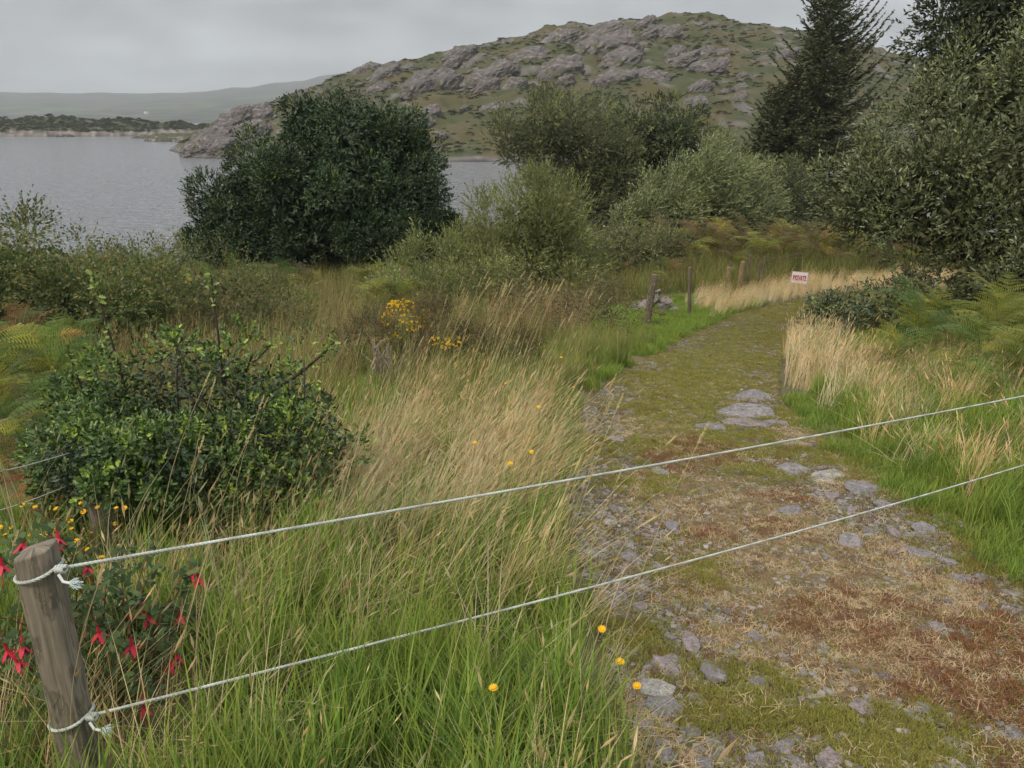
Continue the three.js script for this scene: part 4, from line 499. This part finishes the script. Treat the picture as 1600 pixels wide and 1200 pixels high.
  const gStraw = [1, 2].map((k) => tuft(520 + k, 20, 0.017, 0.0034, C(0.42, 0.31, 0.17), C(0.72, 0.58, 0.37), 2.6, 0.045)), gRed = tuft(530, 30, 0.018, 0.0024, C(0.19, 0.075, 0.03), C(0.32, 0.15, 0.075), 0.9, 0.035), gMoss = [1, 2].map((k) => tuft(540 + k, 34, 0.012, 0.0028, C(0.18, 0.185, 0.03), C(0.35, 0.33, 0.075), 0.9, 0.035));
  const A = [], B = [], D = []; for (let i = 0; i < 120000; i++) { const t = 0.165 + 0.7 * R() ** 1.45, k = R(), a = cL.getPoint(t), e = cR.getPoint(t), x = lerp(a.x, e.x, k), z = lerp(a.z, e.z, k), m = mixOf(x, z), s = 0.7 + 1.0 * R(), v = 0.8 + 0.4 * R(), row = [x, onTrack(x, z), z, R() * 6.28, s, [v, v, v]], q = R(); row[1] += 0.012 * m.moss + 0.014 * m.red; if (q < 0.035 + m.straw * 0.36 + m.red * 0.12 - m.grit * 0.02) { row[4] *= 0.75; A.push(row); } else if (q < 0.035 + m.straw * 0.42 + m.red * 0.42) B.push(row); else if (R() < 0.14 + m.moss * 0.6 + m.red * 0.08 - m.grit * 0.06) D.push(row); }
  spread('straw_litter', 'short dead straw strewn over the middle of the track', gStraw, M.grass, A); spread('red_moss', 'patches of rusty red moss on the track', [gRed], M.grass, B); spread('green_moss', 'yellow-green moss and turf creeping over the track', gMoss, M.grass, D);
}
{ // small heap of stones behind the fence post
  const R = seeded(560); for (const [x, y, z, s] of [[3.1, 0.1, -17.9, 0.42], [3.45, 0.08, -17.7, 0.36], [3.75, 0.06, -17.8, 0.3], [3.25, 0.32, -17.8, 0.34], [3.55, 0.28, -17.85, 0.28], [2.85, 0.06, -17.7, 0.3], [3.35, 0.46, -17.85, 0.24]]) { const m = put('heap_stone', stones[Math.floor(R() * 9)], stoneMats[R() < 0.5 ? 1 : 3]); m.position.set(x, ground(x, z) + y, z); m.scale.set(s * 1.1, s * 1.1, s * 1.1); m.rotation.set(R(), R() * 6, R()); tag(m, 'rough stone in the small heap behind the fence post', 'stone', 'heap of stones'); }
}

// ------------------------------------------------------------------ posts, ropes, wires, sign
const woodMap = texture(256, 512, (() => { const A = tile((u, v) => fbm2(u * 26, v * 2.2, 4)), B = tile((u, v) => fbm2(u * 5, v * 4, 4)), K = tile((u, v) => n2(u * 60, v * 5)); return (u, v) => { const g = A(u, v), s = B(u, v), crack = smooth(Math.abs(K(u, v) + 0.4 * g), 0.05, 0) * smooth(s, -0.05, 0.25), q = 0.6 + 0.28 * g + 0.22 * s - 0.3 * crack, li = smooth(s - 0.35 * g, 0.22, 0.38) * 0.35; return [q + li * 0.04, q * 0.97 + li * 0.1, q * 0.93 + li * 0.02]; }; })());
const woodMat = (r, g, b) => new THREE.MeshStandardMaterial({ color: new THREE.Color(r, g, b), map: woodMap, bumpMap: woodMap, bumpScale: 0.006, roughness: 0.95 });
const wGrey = woodMat(0.36, 0.315, 0.25), wTan = woodMat(0.5, 0.38, 0.22), wDark = woodMat(0.3, 0.25, 0.19);
// a post: rounded cross-section, weathered sides, domed and sloping top
function postGeo(rx, rz, h, square, slope, seed) {
  const R = seeded(seed), n = 28, rows = 26, pos = [], uv = [], ix = [], ph = R() * 9;
  const rad = (a, y) => { const k = Math.pow(Math.abs(Math.cos(a)) ** square + Math.abs(Math.sin(a)) ** square, -1 / square); return k * (1 + 0.035 * n2(Math.cos(a) * 1.5 + ph, y * 3 + Math.sin(a)) + 0.02 * n2(a * 5, y * 2 + ph)); };
  for (let j = 0; j <= rows + 3; j++) for (let i = 0; i <= n; i++) { const a = (i / n) * 2 * Math.PI, body = Math.min(j / rows, 1), y0 = -0.35 + (h + 0.35) * body, k = j <= rows ? 1 : [0.94, 0.6, 0.0001][j - rows - 1], r = rad(i === n ? 0 : a, y0) * k, x = Math.cos(a) * rx * r, z = Math.sin(a) * rz * r, y = y0 + (j > rows ? [0.006, 0.011, 0.013][j - rows - 1] : 0) + (body > 0.9 ? slope * x * (body - 0.9) * 10 : 0); pos.push(x, y, z); uv.push((i / n) * (rx * 6) / 0.35, j > rows ? y0 + (1 - k) * 0.05 : y0); }
  for (let j = 0; j < rows + 3; j++) for (let i = 0; i < n; i++) { const a = j * (n + 1) + i; ix.push(a, a + n + 1, a + 1, a + 1, a + n + 1, a + n + 2); }
  const g = new THREE.BufferGeometry(); g.setAttribute('position', new THREE.Float32BufferAttribute(pos, 3)); g.setAttribute('uv', new THREE.Float32BufferAttribute(uv, 2)); g.setIndex(ix); g.computeVertexNormals(); return g;
}
function post(name, label, x, z, rx, rz, h, mat, o = {}) { const m = put(name, postGeo(rx, rz, h, o.square ?? 2.6, o.slope ?? 0, o.seed ?? 1), mat); m.position.set(x, ground(x, z), z); m.rotation.set(o.tx ?? 0, o.turn ?? 0, o.tz ?? 0); return tag(m, label, 'post', o.group); }
const PX = -1.225, PZ = -1.78, PT = 6.945; // the roped corner post
post('corner_post', 'weathered grey corner post with white ropes tied round it', PX, PZ, 0.046, 0.04, PT - ground(PX, PZ), wGrey, { square: 5, slope: 0.3, seed: 3, turn: 0.12 });
post('round_post', 'thick round grey post under the holly bush', -1.94, -3.33, 0.056, 0.056, 0.44, wGrey, { square: 2, seed: 5 });
post('fence_post', 'dim weathered post deep under the holly bush', -1.72, -3.75, 0.045, 0.045, 0.4, wGrey, { square: 2, seed: 6 });
post('gate_post', 'grey post on the bank holding the far ends of the ropes', 3.72, -4.66, 0.06, 0.055, 0.95, wGrey, { seed: 7 });
post('fence_post', 'leaning grey fence post in front of the stone heap', 2.69, -15.31, 0.065, 0.06, 1.08, wDark, { tz: -0.1, seed: 8 });
post('fence_stake', 'thin grey stake on the green lawn patch', 3.92, -16.97, 0.04, 0.04, 1.12, wDark, { tz: 0.06, seed: 9 });
post('fence_post', 'tan fence post, the shorter of the pair by the weathered slats', 6.0, -21.8, 0.06, 0.055, 0.78, wTan, { seed: 10, tz: -0.07 });
post('fence_post', 'tan fence post, the taller of the pair by the weathered slats', 6.42, -22.0, 0.06, 0.055, 0.94, wTan, { seed: 11, tz: -0.06 });
for (const [i, x] of [[0, 6.2], [1, 6.72], [2, 6.95], [3, 7.15], [4, 7.36]]) post('weathered_slat', 'thin weathered grey slat standing among the bracken by the tan posts', x, -22.5 - 0.1 * i, 0.03, 0.02, 0.85 + 0.1 * (i % 3), wDark, { seed: 12 + i, tz: 0.08 * (i % 3 - 1), group: 'weathered slats' });
// three-strand rope along a curve
function ropeGeo(pts, r, pitch = 0.034) {
  const curve = new THREE.CatmullRomCurve3(pts), L = curve.getLength(), seg = Math.ceil(L / (pitch / 7)), b = new Build(), P = [], up = V(0.1, 1, 0.05).normalize();
  for (let i = 0; i <= seg; i++) { const p = curve.getPointAt(i / seg), d = curve.getTangentAt(i / seg), a = V(0, 0, 0).crossVectors(d, up).normalize(); P.push([p, a, V(0, 0, 0).crossVectors(d, a)]); }
  for (let s = 0; s < 3; s++) { const line = P.map(([p, a, c], i) => { const t = (i / seg) * (L / pitch) * 6.283 + s * 2.094; return p.clone().addScaledVector(a, Math.cos(t) * r * 0.5).addScaledVector(c, Math.sin(t) * r * 0.5); }); b.tube(line, r * 0.56, C(0.47, 0.5, 0.47), 6); }
  for (let i = 0; i < b.n; i++) { const k = 0.92 + 0.3 * n3(b.p[i * 3] * 9, b.p[i * 3 + 1] * 60, b.p[i * 3 + 2] * 9) + 0.14 * n3(b.p[i * 3] * 70, b.p[i * 3 + 1] * 90, b.p[i * 3 + 2] * 70); b.c[i * 3] *= k; b.c[i * 3 + 1] *= k * 1.01; b.c[i * 3 + 2] *= k * 0.98; }
  return b.geo(true);
}
const ropeMat = new THREE.MeshStandardMaterial({ vertexColors: true, roughness: 0.7 });
function rope(label, y0, p1, knot, r) {
  const t = thing('rope', label, 'rope'), loop = [], R = seeded(knot * 9 + 2), k0 = V(PX + 0.057, y0 + 0.012, PZ + 0.022);
  for (let i = 0; i <= 16; i++) { const a = 0.35 + (i / 16) * 5.7; loop.push(V(PX + Math.cos(a) * 0.0575, y0 + 0.012 - 0.03 * Math.sin((i / 16) * Math.PI) , PZ + Math.sin(a) * 0.0525)); }
  put('loop', ropeGeo([k0, ...loop, k0], r), ropeMat, t);
  const far = V(...p1), line = []; for (let i = 0; i <= 8; i++) { const s = i / 8; line.push(k0.clone().lerp(far, s).add(V(0, -0.05 * knot * Math.sin(s * Math.PI), 0))); }
  put('line', ropeGeo(line, r), ropeMat, t);
  const kp = []; for (let i = 0; i <= 26; i++) { const a = i * 0.75; kp.push(k0.clone().add(V(0.003 + i * 0.0009, 0.009 * Math.cos(a), 0.009 * Math.sin(a)))); } put('knot', ropeGeo(kp, r * 0.9), ropeMat, t);
  const e = k0.clone().add(V(0.012, -0.008, 0.012)), f = new Build(); f.tube([e, e.clone().add(V(0.012, -0.018, 0.006)), e.clone().add(V(0.035, -0.022, 0.008))], [r * 0.9, r * 0.8], C(0.66, 0.7, 0.69), 6);
  for (let i = 0; i < 46; i++) { const p = e.clone().add(V(0.028 + 0.008 * R(), -0.02 + 0.006 * (R() - 0.5), 0.008 + 0.008 * (R() - 0.5))), q = p.clone().add(V(0.012 + 0.016 * R(), 0.03 * (R() - 0.6), 0.026 * (R() - 0.5))); f.tube([p, p.clone().lerp(q, 0.5).add(V(0, 0.004 * R(), 0)), q], [0.0009, 0.0006], C(0.6, 0.69, 0.68), 3); }
  put('frayed_end', f.geo(true), ropeMat, t);
}
rope('upper white twisted rope stretched from the corner post across the track', 6.895, [3.66, 6.46, -4.63], 0.35, 0.0047);
rope('lower white twisted rope stretched from the corner post across the track', 6.43, [3.66, 6.02, -4.63], 0.8, 0.0047);
function wire(label, pts, r, c, group) { const t = new Build(); t.tube(new THREE.CatmullRomCurve3(pts.map((p) => V(...p))).getPoints(24), r, c, 5); tag(put('fence_wire', t.geo(true), M.wood), label, 'wire', group); }
wire('upper slack fence wire running out from the holly bush', [[-1.95, 6.55, -3.4], [-2.15, 6.6, -3.0], [-2.45, 6.72, -2.6], [-2.7, 6.86, -2.2]], 0.002, C(0.4, 0.4, 0.4)); wire('lower slack fence wire running out from the holly bush', [[-1.97, 6.42, -3.32], [-2.15, 6.43, -3.0], [-2.4, 6.52, -2.6], [-2.7, 6.66, -2.2]], 0.002, C(0.4, 0.4, 0.4));
for (const h of [0.35, 0.65, 0.95]) wire('rusty strand of the wire fence by the lawn patch', [[2.7 + h * 0.1, ground(2.69, -15.3) + h, -15.31], [3.9, ground(3.92, -16.97) + h, -16.97], [6.0, ground(6, -21.8) + h * 0.75, -21.8]], 0.003, C(0.14, 0.11, 0.09), 'strands of the wire fence');
{ // the sign
  const W = 512, H = 384, cv = document.createElement('canvas'); cv.width = W; cv.height = H; const x = cv.getContext('2d');
  x.fillStyle = '#ece4ea'; x.fillRect(0, 0, W, H); x.textAlign = 'center'; x.textBaseline = 'middle'; x.save(); x.translate(W / 2, H / 2 + 14); x.font = 'bold 120px sans-serif'; const w = x.measureText('PRIVATE').width; x.scale(440 / w, 1.9); x.lineWidth = 9; x.strokeStyle = '#7d5f86'; x.strokeText('PRIVATE', 0, 0); x.fillStyle = '#b8323a'; x.fillText('PRIVATE', 0, 0); x.restore();
  const tx = new THREE.CanvasTexture(cv); tx.colorSpace = THREE.SRGBColorSpace;
  const sx = 8.11, sz = -22, t = thing('sign', 'small white sign reading PRIVATE in red letters', 'sign', [sx, ground(sx, sz), sz], -0.18), lift = 3.74 - ground(sx, sz);
  const p = put('stake', postGeo(0.032, 0.025, lift + 0.05, 4, 0, 40), wTan, t); p.position.set(0, 0, -0.04);
  const bd = put('board', new THREE.BoxGeometry(0.44, 0.33, 0.012), new THREE.MeshStandardMaterial({ color: 0xcfc6d2, roughness: 0.6 }), t); bd.position.set(0, lift, 0); bd.rotation.z = -0.06;
  const fc = put('lettering', new THREE.PlaneGeometry(0.43, 0.32), new THREE.MeshStandardMaterial({ map: tx, roughness: 0.55 }), bd); fc.position.z = 0.0085;
  for (const [a, b, cx, cy] of [[0.446, 0.01, 0, 0.164], [0.446, 0.01, 0, -0.164], [0.01, 0.317, 0.218, 0], [0.01, 0.317, -0.218, 0]]) { const m = put('rim', new THREE.BoxGeometry(a, b, 0.018), new THREE.MeshStandardMaterial({ color: 0xb9a6bd, roughness: 0.6 }), bd); m.position.set(cx, cy, 0.001); }
}

// ------------------------------------------------------------------ flowers
{ // fuchsia round the corner post
  const R = seeded(600), t = thing('fuchsia_bush', 'fuchsia bush with hanging red flowers around the corner post', 'bush', [-1.45, 6.05, -2.3]), base = V(-1.45, 6.05, -2.3);
  const at = [[-1.37, 6.79, -2.1], [-1.4, 6.76, -2.12], [-1.48, 6.77, -2.1], [-1.41, 6.82, -1.9], [-1.1, 6.46, -2.4], [-1.12, 6.48, -2.4], [-1.26, 6.4, -2.3], [-1.3, 6.4, -2.3], [-1.25, 6.37, -2.3], [-1.16, 6.34, -2.35], [-1.21, 6.3, -2.3], [-1.25, 6.25, -2.3], [-1.14, 6.26, -2.2], [-1.12, 6.29, -2.2], [-1.1, 6.32, -1.92], [-1.1, 6.35, -1.93], [-1.12, 6.52, -1.95], [-1.27, 6.49, -2.05], [-1.41, 6.58, -1.85], [-1.39, 6.54, -1.85], [-1.37, 6.59, -1.85], [-1.33, 6.66, -2.15]];
  const petal = new Build(), RED = C(0.55, 0.02, 0.045); petal.tube([V(0.004, 0.05, 0), V(0.002, 0.035, 0), V(0, 0.022, 0)], 0.0007, C(0.3, 0.06, 0.05), 4); petal.tube([V(0, 0.022, 0), V(0, 0.008, 0)], [0.0022, 0.0032], RED, 6); for (let k = 0; k < 4; k++) { const a = k * 1.571, D = V(Math.cos(a) * 0.55, -0.83, Math.sin(a) * 0.55), S = V(-Math.sin(a), 0, Math.cos(a)), N = V(0, 0, 0).crossVectors(D, S); petal.oval(0, 0.009, 0, D, S, N, 0.024, 0.009, RED); } for (let k = 0; k < 4; k++) { const a = k * 1.571 + 0.78, D = V(Math.cos(a) * 0.3, -0.95, Math.sin(a) * 0.3), S = V(-Math.sin(a), 0, Math.cos(a)), N = V(0, 0, 0).crossVectors(D, S); petal.oval(0, 0.006, 0, D, S, N, 0.015, 0.011, C(0.32, 0.02, 0.11)); } petal.tube([V(0, 0, 0), V(0.003, -0.034, 0)], 0.0007, RED, 3);
  const fg = petal.geo(), stem = new Build(), lv = new Build(), leafAt = (P) => { const D = dirOn(R).add(V(0, 0.1, 0)).normalize(), S = V(0, 0, 0).crossVectors(D, dirOn(R).add(V(0, 1.2, 0.5))).normalize(), N = V(0, 0, 0).crossVectors(S, D); lv.oval(P.x, P.y, P.z, D, S, N, 0.028 + 0.018 * R(), 0.016 + 0.006 * R(), mixc(C(0.055, 0.1, 0.04), C(0.13, 0.19, 0.07), R())); };
  const arch = (e) => { const p0 = V((R() - 0.5) * 0.25, -0.05, (R() - 0.5) * 0.3), top = p0.clone().lerp(e, 0.7).add(V(0, 0.14 + 0.08 * R(), 0)), c = new THREE.QuadraticBezierCurve3(p0, top, e).getPoints(9); stem.tube(c, [0.0035, 0.0012], C(0.16, 0.06, 0.04), 4); for (const P of c.slice(3)) for (let k = 0; k < 4; k++) leafAt(P.clone().addScaledVector(dirOn(R), 0.025)); };
  for (const [x, y, z] of at) { const e = V(x, y, z).sub(base); if (R() < 0.8) arch(e.clone().add(V(0, 0.03, 0))); const m = put('flower', fg, M.satin, t); m.position.copy(e); m.scale.setScalar(1.4 + 0.5 * R()); m.rotation.set(0.4 * (R() - 0.5), R() * 6, 0.4 * (R() - 0.5)); }
  for (let i = 0; i < 60; i++) arch(V(-0.4 + 0.75 * R(), 0.05 + 0.68 * R() ** 1.2, -0.3 + 0.75 * R()));
  put('stems', stem.geo(true), M.wood, t).userData.kind = 'stuff'; put('leaves', lv.geo(), M.soft, t).userData.kind = 'stuff';
}
const yellow = (() => { const b = new Build(); for (let r = 0; r < 2; r++) for (let k = 0; k < 14; k++) { const a = (k + r * 0.5) * 0.449, D = V(Math.cos(a), 0.25 + r * 0.5, Math.sin(a)).normalize(), S = V(-Math.sin(a), 0, Math.cos(a)), N = V(0, 0, 0).crossVectors(D, S); b.oval(0, 0, 0, D, S, N, 0.017 - r * 0.005, 0.006, C(0.82, 0.5, 0.01)); } return b.geo(); })();
{ // yellow hawkbits along the edge of the track
  const R = seeded(620); for (const [x, z, h] of [[-0.24, -3.96, 0.55], [-0.05, -3.75, 0.5], [0.42, -7.05, 0.6], [0.2, -4.94, 0.55], [-0.05, -1.92, 0.3], [0.4, -2.12, 0.2], [0.3, -2.33, 0.32], [0.36, -2.22, 0.25], [0.31, -2.18, 0.28], [0.08, -3.99, 0.5], [0.52, -6.2, 0.5], [-0.1, -5.6, 0.6]]) { const t = thing('hawkbit', 'yellow hawkbit flower on a thin stem in the verge grass', 'flower', [x, ground(x, z), z], 0, 'yellow hawkbits'), s = new Build(), lx = 0.08 * (R() - 0.3), lz = 0.06 * R(); s.tube([V(0, -0.02, 0), V(lx * 0.3, h * 0.5, lz * 0.3), V(lx, h, lz)], [0.0016, 0.0011], C(0.14, 0.16, 0.05), 4); put('stem', s.geo(true), M.wood, t); const f = put('flower_head', yellow, M.satin, t); f.position.set(lx, h, lz); f.rotation.set(0.5 * R(), R() * 6, 0.3 * (R() - 0.5)); }
  const t = thing('yellow_wildflower', 'bushy wildflower with many small yellow blooms behind the corner post', 'flower', [-1.95, 5.93, -3.0]), st = new Build(), lv = new Build();
  for (let i = 0; i < 34; i++) { const x = -0.2 + 0.48 * R(), y = 0.25 + 0.27 * R(), z = -0.1 + 0.2 * R(), e = V(x, y, z), c = bend(V(x * 0.4, -0.03, z * 0.4), e, R, 0.05, 4); st.tube(c, [0.0018, 0.001], C(0.18, 0.1, 0.05), 4); for (const P of c.slice(1)) for (let k = 0; k < 4; k++) { const D = dirOn(R), S = V(0, 0, 0).crossVectors(D, dirOn(R)).normalize(), N = V(0, 0, 0).crossVectors(S, D); lv.oval(P.x, P.y, P.z, D, S, N, 0.022, 0.008, mixc(C(0.1, 0.14, 0.05), C(0.2, 0.16, 0.06), R())); } const f = put('bloom', yellow, M.satin, t); f.position.copy(e); f.scale.setScalar(0.55 + 0.35 * R()); f.rotation.set(0.7 * R(), R() * 6, 0.6 * (R() - 0.5)); }
  put('stems', st.geo(true), M.wood, t).userData.kind = 'stuff'; put('leaves', lv.geo(), M.soft, t).userData.kind = 'stuff';
}
{ // single tall seed-headed stalks
  const R = seeded(640), geos = [0, 1, 2, 3].map(() => { const b = new Build(), s = new Build(), reach = 0.18 + 0.28 * R(), c = mixc(STRAW[0], STRAW[1], 0.6 * R()), pts = []; for (let i = 0; i <= 7; i++) { const q = i / 7; pts.push(V(reach * q ** 1.7, q * (1 - 0.12 * q * reach), 0.02 * Math.sin(q * 4))); } b.tube(pts, [0.0016, 0.0009], c, 4); const T = pts[7], D = pts[7].clone().sub(pts[6]).normalize(); for (let i = 0; i < 60; i++) { const u = R(), d = dirOn(R).multiplyScalar(0.6).add(D).normalize(), P = T.clone().addScaledVector(D, -0.02 + 0.085 * u), S = V(0, 0, 0).crossVectors(d, dirOn(R)).normalize(), N = V(0, 0, 0).crossVectors(S, d); s.leaf(P.x, P.y, P.z, d, S, N, 0.014 * (1.15 - u * 0.6), 0.004, mulc(c, 0.85 + 0.3 * R())); } return [b.geo(true), s.geo()]; });
  const spots = []; for (let i = 0; i < 80; i++) spots.push([lerp(-1.7, 0.35, R()), lerp(-1.7, -5.2, R()), 0.6 + 0.5 * R(), 0]); for (let i = 0; i < 60; i++) spots.push([lerp(-0.9, 0.9, R()), lerp(-6.0, -10.2, R()), 0.85 + 0.5 * R(), 1]);
  for (const [x, z, h, k] of spots) { const q = track(x, z); if (q.out < 0.05) continue; const g = geos[Math.floor(R() * 4)], t = thing('grass_stalk', k ? 'tall dry grass stalk with a seed head beside the gorse' : 'tall dry grass stalk with a seed head near the ropes', 'grass stalk', [x, ground(x, z), z], (R() - 0.5) * 1.6, k ? 'dry stalks by the gorse' : 'dry stalks near the ropes'); t.scale.setScalar(h); put('stem', g[0], M.grass, t); put('seed_head', g[1], M.grass, t); }
}
{ // white houses on the far shore
  const R = seeded(660); for (const [x, d, w] of [[-720, 1640, 6], [-1010, 1600, 6]]) { const y = interp(d, [1420, 1480, 3000], [2, 6, 90]) + 2, t = thing('white_house', 'tiny white house on the far shore', 'house', [x, y, -d], R() - 0.5, 'houses on the far shore'), wall = put('wall', new THREE.BoxGeometry(w, 5, 8), new THREE.MeshStandardMaterial({ color: 0xc9c7c0, roughness: 0.9 }), t); wall.position.y = 2; const roof = new THREE.CylinderGeometry(0.01, 5.8, 3.4, 4, 1); roof.rotateY(Math.PI / 4); roof.scale(w / 8, 1, 1.05); const r = put('roof', roof, new THREE.MeshStandardMaterial({ color: 0x4a4c52, roughness: 0.9 }), t); r.position.y = 6.2; }
}

renderer.render(scene, camera);
